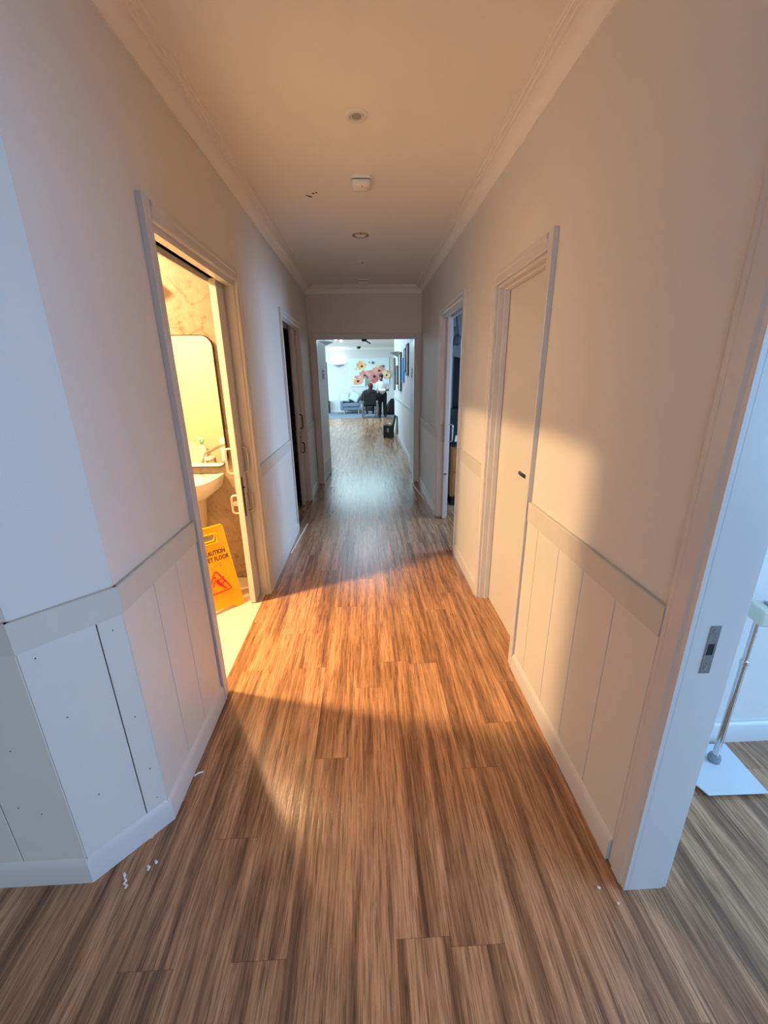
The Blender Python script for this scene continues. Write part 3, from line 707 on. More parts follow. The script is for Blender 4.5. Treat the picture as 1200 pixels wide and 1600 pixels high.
for (w_, d0, d1_, z) in ((0.222, 0.10, 0.385, bz-0.004), (0.20, 0.115, 0.36, bz-0.05), (0.14, 0.15, 0.31, bz-0.10), (0.03, 0.21, 0.25, bz-0.115)):
    n = len(V[0]); row = []
    for k in range(n):
        a = PI*(k-1)/(n-3) if 0 < k < n-1 else None
        # full oval ring mapped onto the D ring order
        ang = 2*PI*(k/(n-1)) if False else None
        th = PI*1.0*(k/(n-1))
        row.append(None)
    ring = []
    for p in rings[-1]:
        dx, dy = p.x-bx, p.y-(by-0.24)
        a = math.atan2(dy/0.24, dx/0.235)
        ring.append(b.bm.verts.new((bx+w_*math.cos(a), by-(d0+d1_)/2+(d1_-d0)/2*math.sin(a), z)))
    inner.append(ring)
V += inner
for A, B in zip(V, V[1:]):
    for k in range(len(A)): l = (k+1) % len(A); b._f([A[k], A[l], B[l], B[k]])
b._f(V[0]); b._f(V[-1])
b.build('bowl', M['ceramic'], t, smooth=True, angle=60)
b = MB(); b.lathe([(0.075, 0), (0.10, 0.02), (0.115, 0.12), (0.125, 0.24), (0.14, 0.32)], (bx, by-0.002, 0.40), 20, PI, 2*PI, 1.0, 1.7)
b.build('half_pedestal', M['ceramic'], t, smooth=True, angle=70)
b = MB(); b.tube([(bx, by-0.07, bz), (bx, by-0.07, bz+0.09), (bx, by-0.09, bz+0.115), (bx, by-0.15, bz+0.12), (bx, by-0.19, bz+0.10)], [0.02, 0.017, 0.014, 0.012, 0.011], 12)
b.tube([(bx, by-0.07, bz+0.11), (bx, by-0.04, bz+0.16)], [0.012, 0.007], 10)
b.build('tap', M['chrome'], t, smooth=True)
b = MB(); b.lathe([(0.018, 0), (0.018, 0.012), (0.0, 0.016)], (bx+0.15, by-0.065, bz+0.003), 16); b.build('tap_hole_cap', M['chrome'], t, smooth=True)

# toilet reflected in the mirror
tx, ty = -2.06, 1.10
t = thing('toilet', 'white toilet seen in the bathroom mirror', 'toilet', (tx, ty, 0))
b = MB(); b.box(tx-0.2, tx+0.2, ty-0.015, ty+0.165, 0.36, 0.63); b.box(tx-0.215, tx+0.215, ty-0.018, ty+0.18, 0.63, 0.665); b.build('cistern', M['ceramic'], t, bevel=0.02, seg=3)
b = MB(); b.lathe([(0.12, 0), (0.13, 0.15), (0.17, 0.30), (0.19, 0.39), (0.185, 0.40), (0.13, 0.40), (0.1, 0.3), (0, 0.22)], (tx, ty+0.42, 0), 30, sy_=1.35); b.box(tx-0.12, tx+0.12, ty, ty+0.3, 0, 0.39); b.build('pan', M['ceramic'], t, smooth=True)
b = MB(); b.lathe([(0.19, 0), (0.19, 0.018), (0.12, 0.018), (0.12, 0), (0.19, 0)], (tx, ty+0.42, 0.402), 30, sy_=1.3); b.build('seat', M['ivory'], t, smooth=True)
R = Matrix.Translation((tx, ty+0.185, 0.43)) @ Matrix.Rotation(math.radians(80), 4, 'X')
b = MB(); b.lathe([(0.0, 0), (0.185, 0), (0.18, 0.02), (0, 0.028)], (0, 0.23, 0), 30, sy_=1.25); b.xf(R); b.build('lid', M['ivory'], t, smooth=True)
# grab rail beside it
t = thing('grab_rail', 'pale fold-down grab rail seen in the mirror beside the toilet', 'grab rail', (-1.72, 1.08, 0.62))
b = MB(); b.box(-1.77, -1.67, 1.08, 1.09, 0.52, 0.88); b.build('wall_plate', M['white'], t, bevel=0.004)
pts = [(-1.72, 1.09, 0.80)]+[(-1.72, 1.72+0.10*math.sin(PI*k/10), 0.70+0.10*math.cos(PI*k/10)) for k in range(11)]+[(-1.72, 1.09, 0.60)]
b = MB(); b.tube(pts, 0.017, 12); b.build('rail', M['steel'], t, smooth=True)
t = thing('toilet_roll', 'toilet roll on the grab rail in the mirror', 'toilet roll', (-1.72, 1.5, 0.60))
b = MB(); b.tube([(-1.775, 1.5, 0.655-0.12+0.02), (-1.665, 1.5, 0.655-0.12+0.02)], 0.055, 24); b.build('roll', M['paper'], t, smooth=True)
b = MB(); b.tube([(-1.785, 1.5, 0.60), (-1.785, 1.5, 0.555), (-1.655, 1.5, 0.555), (-1.655, 1.5, 0.60), (-1.705, 1.5, 0.60)], 0.006, 8); b.build('holder', M['steel'], t, smooth=True)
t = thing('spray_bottle', 'mint-green spray bottle on the toilet cistern in the mirror', 'bottle', (tx+0.11, ty+0.08, 0.6655))
b = MB(); b.lathe([(0.04, 0), (0.042, 0.1), (0.02, 0.15), (0.014, 0.18)], (tx+0.11, ty+0.08, 0.6655), 20); b.build('bottle', M['ceramic'], t, smooth=True)
b = MB(); b.lathe([(0.03, 0.175), (0.034, 0.19), (0.03, 0.22), (0.0, 0.235)], (tx+0.11, ty+0.08, 0.6655), 20); b.box(tx+0.105, tx+0.115, ty+0.08, ty+0.14, 0.8655, 0.8805); b.build('cap', M['mint'], t, smooth=True)

# wet floor sign
sgx, sgy = -0.918, 2.662
d_ = Vector((-1.076+0.922, 2.513-2.662, 0)).normalized()      # along the foot, leftwards
ang = math.atan2(-d_.y, -d_.x)
SW, SH, TW = 0.30, 0.605, 0.255
t = thing('wet_floor_sign', 'yellow folding caution wet floor sign on the bathroom floor', 'warning sign', (sgx+d_.x*SW/2, sgy+d_.y*SW/2, 0), ang)
def sign_panel(m, back):
    # local x to the right, y away from the viewer, panel leans
    lean = math.radians(12)
    def outline():
        o = [(-SW/2, 0), (-SW/2+0.055, 0), (-SW/2+0.085, 0.028), (SW/2-0.085, 0.028), (SW/2-0.055, 0), (SW/2, 0), (SW/2-0.003, 0.03)]
        r = 0.02
        for k in range(6): a = PI/2*k/5; o.append((TW/2-r+r*math.cos(a), SH-r+r*math.sin(a)))
        for k in range(6): a = PI/2*(1+k/5); o.append((-TW/2+r+r*math.cos(a), SH-r+r*math.sin(a)))
        o.append((-SW/2+0.003, 0.03)); return o
    out = outline(); hole = rrect(-0.066, 0.066, SH-0.115, SH-0.055, 0.016, 4)
    bm = bmesh.new()
    def loop(pts): 
        vs = [bm.verts.new((p[0], 0, p[1])) for p in pts]; return [bm.edges.new((vs[i], vs[(i+1) % len(vs)])) for i in range(len(vs))]
    ed = loop(out)+loop(hole)
    bmesh.ops.triangle_fill(bm, edges=ed, use_beauty=True)
    fs = [f for f in bm.faces if not (abs(f.calc_center_median().x) < 0.05 and SH-0.105 < f.calc_center_median().z < SH-0.065)]
    bmesh.ops.delete(bm, geom=[f for f in bm.faces if f not in fs], context='FACES')
    ex = bmesh.ops.extrude_face_region(bm, geom=list(bm.faces))
    bmesh.ops.translate(bm, verts=[v for v in ex['geom'] if isinstance(v, bmesh.types.BMVert)], vec=(0, 0.012, 0))
    b = MB(); b.bm.free(); b.bm = bm
    return b
LEAN = math.radians(13)
hx = SH*math.sin(LEAN)
RF = Matrix.Rotation(-LEAN, 4, 'X')
RB = Matrix.Translation((0, 2*hx+0.006, 0)) @ Matrix.Rotation(LEAN, 4, 'X') @ Matrix.Rotation(PI, 4, 'Z')
fp = sign_panel(None, False).xf(RF).build('front_panel', M['yellow'], t, local=True)
sign_panel(None, True).xf(RB).build('rear_panel', M['yellow'], t, local=True)
# moulded rim of the hand hole
b = MB(); hp = rrect(-0.069, 0.069, SH-0.118, SH-0.052, 0.018, 5)
b.tube([RF @ Vector((p[0], -0.002, p[1])) for p in hp], 0.005, 8, closed=True); b.build('grip_rim', M['yellow'], t, local=True, smooth=True)
def text(body, size, x, z, m, name, parent):
    c = bpy.data.curves.new(name, 'FONT'); c.body = body; c.size = size; c.extrude = 0.0004; c.align_x = 'CENTER'; c.space_character = 1.02
    c.offset = 0.0008
    o = bpy.data.objects.new(name, c); COL.objects.link(o)
    bpy.context.view_layer.update()
    me = bpy.data.meshes.new_from_object(o.evaluated_get(bpy.context.evaluated_depsgraph_get()))
    bpy.data.objects.remove(o); 
    me.transform(RF @ Matrix.Translation((x, -0.0008, z)) @ Matrix.Rotation(PI/2, 4, 'X') @ Matrix.Diagonal((0.75, 1, 1, 1)))
    me.materials.clear(); me.materials.append(m)
    o = bpy.data.objects.new(name, me); COL.objects.link(o); o.parent = parent; return o
text('CAUTION', 0.042, 0.030, SH-0.195, M['ink'], 'lettering', t)
text('WET FLOOR', 0.042, 0.028, SH-0.24, M['ink'], 'lettering', t)
for (x, z, w_, h_) in ((-0.055, SH-0.285, 0.006, 0.014), (-0.02, SH-0.283, 0.004, 0.010), (0.01, SH-0.280, 0.004, 0.012), (0.045, SH-0.285, 0.005, 0.030), (0.04, SH-0.283, 0.012, 0.004)):
    b = MB(); b.box(x, x+w_, -0.0009, 0.0, z, z+h_, RF); tag(b.build('worn_mark', M['faint'], t, local=True), 'faint worn mark under the lettering')
TZ = SH-0.46
tri = [Vector((0, -0.0012, TZ+0.16)), Vector((-0.09, -0.0012, TZ)), Vector((0.09, -0.0012, TZ))]
def rtri(P, r, n=6):
    o = []; c = sum(P, Vector())/3
    for i in range(3):
        a, p, q = P[i-1], P[i], P[(i+1) % 3]
        u, v = (a-p).normalized(), (q-p).normalized()
        for k in range(n+1):
            s_ = k/n; o.append(p+(u*(1-s_)**2+v*s_**2)*r)
    return o
b = MB(); b.tube([RF @ p for p in rtri(tri, 0.03)], 0.0045, 6, closed=True)
Fg = lambda x, z: RF @ Vector((x, -0.001, TZ+z))
b.ball(Fg(-0.012, 0.108), 0.0085, 1, 0.15, 1, 12)
for pts, rr in (([(-0.006, 0.093), (0.002, 0.075), (0.010, 0.055)], [0.009, 0.011, 0.010]), ([(0.010, 0.055), (0.030, 0.034), (0.046, 0.014)], [0.009, 0.006, 0.005]),
                ([(0.010, 0.056), (0.034, 0.058), (0.042, 0.066), (0.060, 0.058)], [0.008, 0.006, 0.005, 0.004]), ([(-0.006, 0.092), (-0.022, 0.080), (-0.036, 0.050)], [0.005, 0.004, 0.0035]),
                ([(0.0, 0.088), (0.022, 0.088), (0.034, 0.098), (0.05, 0.102)], [0.005, 0.004, 0.004, 0.003])):
    b.tube([Fg(*p) for p in pts], rr, 8)
b.build('pictogram', M['red'], t, local=True, smooth=True)

# ------------------------------------------------------------------ metal stand in the side room
px, py = 1.398, 1.24
t = thing('floor_stand', 'chrome telescopic stand on a flat square metal base through the near right doorway', 'stand', (px, py, 0))
b = MB(); b.prism([(1.262, 1.098), (1.496, 1.094), (1.512, 1.318), (1.262, 1.32), (1.228, 1.19)], 0.012, 0.018); b.build('base_plate', M['plate'], t, bevel=0.002)
for (x, y) in ((1.28, 1.115), (1.478, 1.11), (1.495, 1.303), (1.275, 1.305)):
    b = MB(); b.tube([(x, y, 0), (x, y, 0.012)], 0.01, 12); b.build('rubber_foot', M['rubber'], t)
b = MB(); b.lathe([(0.022, 0.018), (0.023, 0.035), (0.019, 0.048), (0.012, 0.05)], (px, py, 0), 20); b.build('socket', M['zinc'], t, smooth=True)
b = MB(); b.tube([(px, py, 0.03), (px, py, 0.50)], 0.0115, 18); b.build('lower_pole', M['chrome'], t, smooth=True)
b = MB(); b.tube([(px, py, 0.495), (px, py, 0.515)], 0.0145, 18); b.build('collar', M['chrome'], t, bevel=0.002, smooth=True)
b = MB(); b.tube([(px, py, 0.51), (px, py, 0.69)], 0.0095, 18); b.build('upper_pole', M['chrome'], t, smooth=True)
b = MB(); R = Matrix.Translation((px+0.04, py-0.01, 0.685)) @ Matrix.Rotation(math.radians(-14), 4, 'Z')
b.box(-0.06, 0.10, -0.045, 0.05, 0, 0.062, R); hd = b.build('head_box', M['ivory'], t, bevel=0.008, seg=3)
b = MB(); b.box(-0.012, -0.006, -0.0465, -0.044, 0.006, 0.05, R); b.build('slot', M['dark'], t)
b = MB(); b.box(-0.02, 0.09, -0.03, 0.03, 0.062, 0.068, R); b.box(0.0, 0.03, -0.02, 0.01, 0.068, 0.074, R); b.build('clamp_top', M['zinc'], t, bevel=0.002)

# ------------------------------------------------------------------ floor litter
def strip(name, a, c, wd, label):
    a, c = Vector(a), Vector(c); d = (c-a).normalized(); n = Vector((-d.y, d.x, 0))*wd/2
    b = MB(); b.hexa([a-n, c-n, c+n, a+n], [p+Vector((0, 0, 0.005)) for p in (a-n, c-n, c+n, a+n)])
    tag(b.build(name, M['paper']), label, 'trim strip')
strip('loose_strip', (-0.735, 3.532, 0), (-0.692, 4.325, 0), 0.009, 'long thin white strip lying on the floor beside the left skirting')
strip('loose_strip', (0.727, 5.12, 0), (0.652, 6.02, 0), 0.010, 'long thin white strip lying on the floor by the far right skirting')
def scrap(pts, label, h=0.003):
    b = MB(); b.tube([(x, y, h) for x, y in pts], [0.0035, 0.0045, 0.003][:len(pts)] if len(pts) <= 3 else 0.003, 6)
    tag(b.build('paper_scrap', M['paper'], smooth=True), label, 'scrap', 'white scraps on the floor')
scrap([(-0.842, 0.952), (-0.834, 0.944)], 'short white scrap on the floor nearest the splayed corner')
scrap([(-0.832, 0.938), (-0.822, 0.930), (-0.826, 0.922), (-0.812, 0.916), (-0.815, 0.908)], 'wriggly white scrap on the floor below the splayed corner', 0.003)
scrap([(-0.755, 0.985), (-0.748, 0.978)], 'white scrap on the floor at the foot of the splayed corner, upper of the pair')
scrap([(-0.775, 0.970), (-0.766, 0.966), (-0.767, 0.956)], 'bent white scrap on the floor beside the upper scrap of the pair')
scrap([(-0.748, 1.296), (-0.735, 1.308), (-0.716, 1.314)], 'white curl of paper on the floor by the skirting before the bathroom door')
scrap([(0.756, 3.606), (0.762, 3.60)], 'tiny white scrap on the floor at the office doorway')
scrap([(0.690, 0.838), (0.697, 0.832)], 'tiny white scrap on the floor beside the near right jamb')
scrap([(0.728, 0.794), (0.733, 0.790)], 'tiny white scrap on the floor in front of the near right jamb')

# ------------------------------------------------------------------ switches
def switch(x, sgn, y, z, label):
    t = thing('light_switch', label, 'light switch', (x, y, z))
    X = sorted((x, x+sgn*0.008)); b = MB(); b.box(X[0], X[1], y-0.036, y+0.036, z-0.057, z+0.057); b.build('plate', M['white'], t, bevel=0.002)
    X = sorted((x+sgn*0.008, x+sgn*0.013)); b = MB(); b.box(X[0], X[1], y-0.010, y+0.010, z-0.018, z+0.018); b.build('rocker', M['white'], t, bevel=0.002)
switch(XL, 1, 5.56, 1.285, 'white light switch on the left wall past the dark room')
switch(XR, -1, 5.83, 1.07, 'white light switch on the right wall just before the end wall')

# ------------------------------------------------------------------ office behind the half-open door
t = thing('wooden_cabinet', 'orange-brown wooden cabinet in the office doorway', 'cabinet', (1.35, 5.1, 0))
b = MB(); b.box(1.0, 1.75, 4.86, 5.42, 0.12, 0.74); b.build('body', M['wood'], t, bevel=0.004)
b = MB(); b.box(0.985, 1.765, 4.84, 5.43, 0.74, 0.77); b.build('top', M['black'], t, bevel=0.003)
b = MB(); b.box(1.02, 1.73, 4.88, 5.40, 0, 0.12); b.build('plinth', M['black'], t)
for i, z in enumerate((0.15, 0.44)):
    b = MB(); b.box(1.02, 1.73, 4.845, 4.86, z, z+0.27); dr = b.build('drawer', M['wood'], t, bevel=0.003)
    b = MB(); b.tube([(1.36, 4.845, z+0.2), (1.36, 4.82, z+0.2)], 0.012, 12); b.build('knob', M['steel'], dr, smooth=True)
t = thing('monitor', 'black screen standing on the office cabinet', 'monitor', (1.28, 5.2, 0.77))
b = MB(); b.hexa([(1.055, 5.19, 1.15), (1.56, 5.19, 1.15), (1.56, 5.23, 1.15), (1.055, 5.23, 1.15)], [(1.055, 5.19, 1.76), (1.56, 5.19, 1.64), (1.56, 5.23, 1.64), (1.055, 5.23, 1.76)]); b.build('screen', M['screen'], t, bevel=0.004)
b = MB(); b.box(1.24, 1.32, 5.21, 5.24, 0.79, 1.2); b.build('neck', M['black'], t)
b = MB(); b.box(1.09, 1.42, 5.08, 5.34, 0.77, 0.79); b.build('foot', M['black'], t, bevel=0.003)
t = thing('printer', 'dark office machine with a white paper tray on the cabinet', 'printer', (1.14, 4.98, 0.77))
b = MB(); b.box(1.0, 1.36, 4.86, 5.06, 0.77, 1.17); b.build('body', M['black'], t, bevel=0.01)
b = MB(); b.hexa([(1.03, 4.845, 0.80), (1.2, 4.845, 0.80), (1.2, 4.862, 0.80), (1.03, 4.862, 0.80)], [(1.04, 4.845, 0.87), (1.19, 4.845, 0.87), (1.19, 4.862, 0.87), (1.04, 4.862, 0.87)]); b.build('paper_tray', M['paper'], t)
t = thing('hanging_fixture', 'grey fixture hanging on a cable high in the office doorway', 'fixture', (1.09, 5.2, 1.86))
b = MB(); b.tube([(1.09, 5.2, CZ), (1.085, 5.2, 2.4), (1.07, 5.2, 2.2), (1.085, 5.2, 2.02)], 0.006, 8); b.build('cable', M['black'], t, smooth=True)
b = MB(); b.ball((1.09, 5.2, 1.94), 0.05, 1, 1, 1.3, 16); b.build('housing', M['bluegrey'], t, smooth=True)
for k in range(3):
    a = math.radians(20+120*k); b = MB(); R = Matrix.Translation((1.09, 5.19, 1.95)) @ Matrix.Rotation(a, 4, 'Y') @ Matrix.Rotation(math.radians(15), 4, 'X')
    b.box(0.03, 0.14, -0.004, 0.004, -0.03, 0.03, R); b.build('blade', M['bluegrey'], t, bevel=0.003)

# ------------------------------------------------------------------ hall
def half_cone(wx, wy, ztop, ax, r, h, label):
    """plaster uplight: half of an inverted cone on the wall; ax: angle of the wall normal"""
    t = thing('wall_lamp', label, 'wall lamp', (wx, wy, ztop-h))
    b = MB(); b.lathe([(0.02, -h), (r*0.45, -h*0.62), (r, -0.012), (r, 0), (r*0.94, 0), (r*0.4, -h*0.55), (0.005, -h*0.85)], (wx, wy, ztop), 20, ax-PI/2, ax+PI/2); b.build('shade', M['sconce'], t, smooth=True)
    b = MB(); d = Vector((math.cos(ax), math.sin(ax), 0))*0.05; b.tube([Vector((wx, wy, ztop-h*0.5))+d, Vector((wx, wy, ztop-0.025))+d], 0.02, 12); b.build('bulb', M['lampglow'], t, smooth=True)
half_cone(-1.19, 19.22, 2.045, -PI/2, 0.24, 0.11, 'glowing wedge wall lamp left of the flower painting')
half_cone(0.797, 10.5, 2.09, PI, 0.235, 0.12, 'wedge wall lamp on the picture-hung hall wall')
half_cone(-1.03, 10.3, 2.32, 0, 0.30, 0.13, 'wedge wall lamp peeping over the open left door')
def picture(y0, y1, z0, z1, art, label, frame='pborder', th=0.03):
    t = thing('picture', label, 'picture', (0.797, (y0+y1)/2, z0), group='pictures on the hall wall')
    w_ = 0.03
    b = MB()
    for q in ((y0, y1, z0, z0+w_), (y0, y1, z1-w_, z1), (y0, y0+w_, z0+w_, z1-w_), (y1-w_, y1, z0+w_, z1-w_)): b.box(0.797-th, 0.797, *q)
    b.build('frame', M[frame], t, bevel=0.003)
    b = MB(); b.box(0.797-th*0.6, 0.797, y0+w_, y1-w_, z0+w_, z1-w_); b.build('print', M[art], t)
picture(11.62, 12.08, 1.18, 2.00, 'ppale', 'farthest tall brown-framed picture on the hall wall', th=0.04)
picture(10.75, 11.2, 1.34, 1.79, 'ppink', 'small dusky framed picture beneath the hall wedge lamp')
picture(9.55, 10.16, 1.22, 2.04, 'ppale', 'large brown-framed picture between the dusky and the blue one', th=0.045)
picture(8.90, 9.38, 1.42, 1.90, 'pblue', 'bright blue picture on the hall wall', 'pblue')
picture(8.47, 8.82, 1.62, 2.06, 'ppale', 'pale framed picture nearest but one to the double doors')
picture(8.0, 8.34, 1.55, 2.11, 'ppale', 'dark-edged picture nearest the double doors')
t = thing('canvas_picture', 'dark navy canvas edge on the left hall wall behind the open left door', 'picture', (-1.03, 10.9, 1.0))
b = MB(); b.box(-1.03, -0.985, 10.75, 11.2, 0.85, 1.9); b.build('canvas', M['pnavy'], t, bevel=0.003)
for (x, y, lb) in ((-0.93, 14.3, 'lit round ceiling spotlight in the hall, left of the pair'), (-0.80, 14.9, 'lit round ceiling spotlight in the hall, right of the pair')):
    t = thing('spotlight', lb, 'ceiling light', (x, y, HZ))
    b = MB(); b.tube([(x, y, HZ), (x, y, HZ-0.03)], 0.02, 12); b.build('stem', M['white'], t)
    b = MB(); b.lathe([(0.035, 0), (0.055, -0.03), (0.055, -0.05), (0.0, -0.06)], (x, y, HZ-0.025), 20); b.build('lamp', M['lampglow'], t, smooth=True)
b = MB(); b.lathe([(0.09, 0), (0.085, -0.05), (0.05, -0.09), (0, -0.10)], (-0.27, 18.6, HZ), 20)
tag(b.build('ceiling_camera', M['darkmetal'], smooth=True), 'small dark dome on the lounge ceiling above the painting', 'camera dome')
t = thing('door_closer', 'black door closer arm hanging from the far door head', 'door closer', (0.0, YE+0.06, OZ-0.04))
b = MB(); b.box(-0.045, 0.025, YE+0.02, YE+0.10, OZ-0.028, OZ); b.build('body', M['black'], t, bevel=0.004)
b = MB(); b.tube([(0.01, YE+0.06, OZ-0.02), (0.075, YE+0.09, OZ-0.055)], 0.008, 10); b.build('arm', M['black'], t, smooth=True)

# flower painting
PX0, PX1, PZ0, PZ1, PY = -0.69, 1.035, 1.12, 2.305, 19.216
t = thing('painting', 'large flower painting of orange and pink poppies on the lounge wall', 'painting', ((PX0+PX1)/2, PY, PZ0))
b = MB(); b.box(PX0, PX1, PY-0.04, PY, PZ0, PZ1); b.build('canvas', M['canvas'], t, bevel=0.003)
fm = [mat('petal_orange', srgb(228, 172, 108), 0.8, var=0.25, vscale=14), mat('petal_peach', srgb(222, 160, 136), 0.8, var=0.25, vscale=14), mat('petal_pink', srgb(206, 138, 130), 0.8, var=0.25, vscale=14),
      mat('petal_red', srgb(188, 96, 92), 0.8, var=0.3, vscale=14), mat('petal_yellow', srgb(228, 206, 160), 0.8, var=0.2, vscale=14), mat('flower_heart', srgb(86, 40, 30), 0.8), mat('stem_green', srgb(120, 150, 124), 0.8, var=0.3, vscale=14), mat('bud_grey', srgb(92, 104, 108), 0.8)]
b = MB(); layer = [0]
def P2(u, v): return PX0+u*(PX1-PX0), PZ0+v*(PZ1-PZ0)
def blob(u, v, r, mi, sx=1.0, rot=0.0, wob=0.22, n=22):
    x, z = P2(u, v); b.mi = mi; layer[0] += 1; yy = PY-0.04-0.0006*layer[0]
    ph = [random.uniform(0, 6.28) for _ in range(3)]
    pts = []
    for k in range(n):
        a = 2*PI*k/n; q = r*(1+wob*0.5*math.sin(3*a+ph[0])+wob*0.35*math.sin(5*a+ph[1]))
        dx, dz = q*sx*math.cos(a), q*math.sin(a)
        pts.append((x+dx*math.cos(rot)-dz*math.sin(rot), z+dx*math.sin(rot)+dz*math.cos(rot)))
    b.prism(pts, yy, PY-0.039, 'y')
def flower(u, v, r, mats_, n=6, sq=0.75, heart=True):
    for k in range(n):
        a = 2*PI*k/n+random.uniform(-.3, .3)
        blob(u+0.55*r*math.cos(a)/1.725, v+0.55*r*sq*math.sin(a)/1.185, r*0.46, mats_[k % len(mats_)], 1.15, a)
    blob(u, v-0.05*r, r*0.42, mats_[0], 1.2)
    if heart: blob(u+0.06*r, v-0.03, r*0.20, 5, 1.3)
for q in ((0.42, 0.18, 0.05, 0.20), (0.46, 0.14, 0.04, 0.14), (0.40, 0.10, 0.06, 0.1), (0.5, 0.25, 0.03, 0.15)):
    blob(q[0], q[1], q[3], 6, 0.4, random.uniform(-.4, .4))
flower(0.29, 0.74, 0.21, [0, 4, 0, 1]); flower(0.18, 0.22, 0.26, [1, 1, 2, 4], sq=0.5); flower(0.36, 0.42, 0.22, [2, 1, 2], sq=0.6)
flower(0.60, 0.38, 0.30, [2, 3, 2, 1]); flower(0.73, 0.58, 0.25, [1, 2, 4, 1], sq=0.5); flower(0.61, 0.20, 0.13, [3, 3, 2], heart=False); flower(0.92, 0.42, 0.19, [4, 1, 4], sq=0.9)
blob(0.49, 0.85, 0.03, 7, 0.5); blob(0.585, 0.83, 0.05, 7, 1.2, -0.7); blob(0.85, 0.71, 0.045, 7, 1.2, -0.7); blob(0.43, 0.34, 0.07, 7, 0.6, 0.5); blob(0.13, 0.62, 0.05, 4)
b.build('flowers', fm, t)

# armchair and cushions
ax0, ax1, ay0, ay1 = -1.14, -0.19, 18.35, 19.12
t = thing('armchair', 'grey two-seat armchair with pale wooden legs under the painting', 'armchair', ((ax0+ax1)/2, (ay0+ay1)/2, 0))
b = MB(); b.box(ax0+0.1, ax1-0.1, ay0+0.05, ay1-0.1, 0.16, 0.30); b.build('base', M['sofa'], t, bevel=0.02)
b = MB(); b.box(ax0+0.13, ax1-0.13, ay0, ay1-0.2, 0.30, 0.45); b.build('seat_cushion', M['sofa'], t, bevel=0.04, seg=4)
b = MB(); b.box(ax0+0.08, ax1-0.08, ay1-0.2, ay1, 0.2, 0.72); b.build('backrest', M['sofa'], t, bevel=0.05, seg=4)
for x in (ax0, ax1-0.13):
    b = MB(); b.box(x, x+0.13, ay0+0.02, ay1-0.02, 0.16, 0.54); b.build('arm', M['sofa'], t, bevel=0.03, seg=3)
for x in (ax0+0.16, ax1-0.16):
    for y in (ay0+0.08, ay1-0.1):
        b = MB(); b.tube([(x, y, 0.006), (x, y, 0.16)], [0.014, 0.022], 12); b.build('leg', M['legwood'], t, smooth=True)
def cushion(x, y, z, s, rot, tilt, label):
    b = MB(); n = 10
    R = Matrix.Translation((x, y, z)) @ Matrix.Rotation(tilt, 4, 'X') @ Matrix.Rotation(rot, 4, 'Y')
    g = {}
    for sg in (1, -1):
        for i in range(n+1):
            for j in range(n+1):
                u, v = 2*i/n-1, 2*j/n-1; th = 0.085*((1-u**4)*(1-v**4))**0.6
                pin = 1-0.08*(1-abs(u))*abs(v)-0.08*(1-abs(v))*abs(u)
                key = (i, j) if (i in (0, n) or j in (0, n)) else (i, j, sg)
                if key not in g: g[key] = b.bm.verts.new(R @ Vector((u*s*pin, sg*th, v*s*pin)))
        for i in range(n):
            for j in range(n):
                k = lambda a, c: g[(a, c)] if (a in (0, n) or c in (0, n)) else g[(a, c, sg)]
                b._f([k(i, j), k(i+1, j), k(i+1, j+1), k(i, j+1)])
    tag(b.build('cushion', M['cushion'], smooth=True, angle=180), label, 'cushion', 'cushions on the armchair')
cushion(-0.93, 18.78, 0.67, 0.20, 0.02, math.radians(-15), 'pale mint cushion standing upright at the left of the armchair')
cushion(-0.50, 18.72, 0.70, 0.21, math.radians(30), math.radians(-18), 'pale mint cushion tipped on its corner at the right of the armchair')
t = thing('speaker', 'slim black speaker on the floor at the left of the lounge wall', 'speaker', (-1.72, 19.08, 0))
b = MB(); b.box(-1.86, -1.64, 18.98, 19.2, 0.006, 0.53); b.build('cabinet', M['black'], t, bevel=0.01)
b = MB(); b.tube([(-1.75, 18.98, 0.36), (-1.75, 18.972, 0.36)], 0.07, 20); b.build('cone', M['rubber'], t)

# tool case with open lid
t = thing('tool_case', 'open black tool case standing on the floor against the hall wall', 'tool case', (0.56, 10.95, 0))
b = MB()
for q in ((0.42, 0.70, 10.88, 10.895), (0.42, 0.70, 11.065, 11.08)): b.box(q[0], q[1], q[2], q[3], 0.0, 0.31)
for q in ((0.42, 0.435), (0.685, 0.70)): b.box(q[0], q[1], 10.895, 11.065, 0, 0.31)
b.box(0.435, 0.685, 10.895, 11.065, 0, 0.015); b.build('body', M['black'], t, bevel=0.004)
b = MB(); R = Matrix.Translation((0.68, 10.98, 0.315)) @ Matrix.Rotation(math.radians(12), 4, 'Y'); b.box(-0.03, 0.03, -0.1, 0.1, 0.0, 0.27, R); b.build('lid', M['green'], t, bevel=0.02, seg=3)
b = MB(); b.box(0.515, 0.56, 10.872, 10.88, 0.15, 0.255); b.build('latch', M['steel'], t, bevel=0.002)
b = MB(); b.box(0.455, 0.515, 10.876, 10.88, 0.16, 0.25); b.build('label_panel', M['darkmetal'], t)
b = MB(); b.tube([(0.50, 10.9, 0.31), (0.50, 10.9, 0.345), (0.60, 10.9, 0.345), (0.60, 10.9, 0.31)], 0.009, 8); b.build('carry_handle', M['black'], t, smooth=True)
t = thing('folded_cloth', 'white cloth poking out of the open tool case', 'cloth', (0.62, 10.97, 0.3))
b = MB(); b.ball((0.60, 10.98, 0.33), 0.045, 1, 1.1, 0.9, 14); b.build('cloth', M['paper'], t, smooth=True)
t = thing('white_panel', 'white board edged in black leaning on the hall wall behind the tool case', 'board', (0.75, 10.98, 0))
b = MB(); b.hexa([(0.722, 10.90, 0), (0.774, 10.90, 0), (0.774, 11.08, 0), (0.722, 11.08, 0)], [(0.762, 10.90, 0.42), (0.774, 10.90, 0.42), (0.774, 11.08, 0.42), (0.762, 11.08, 0.42)]); b.build('board', M['white'], t)
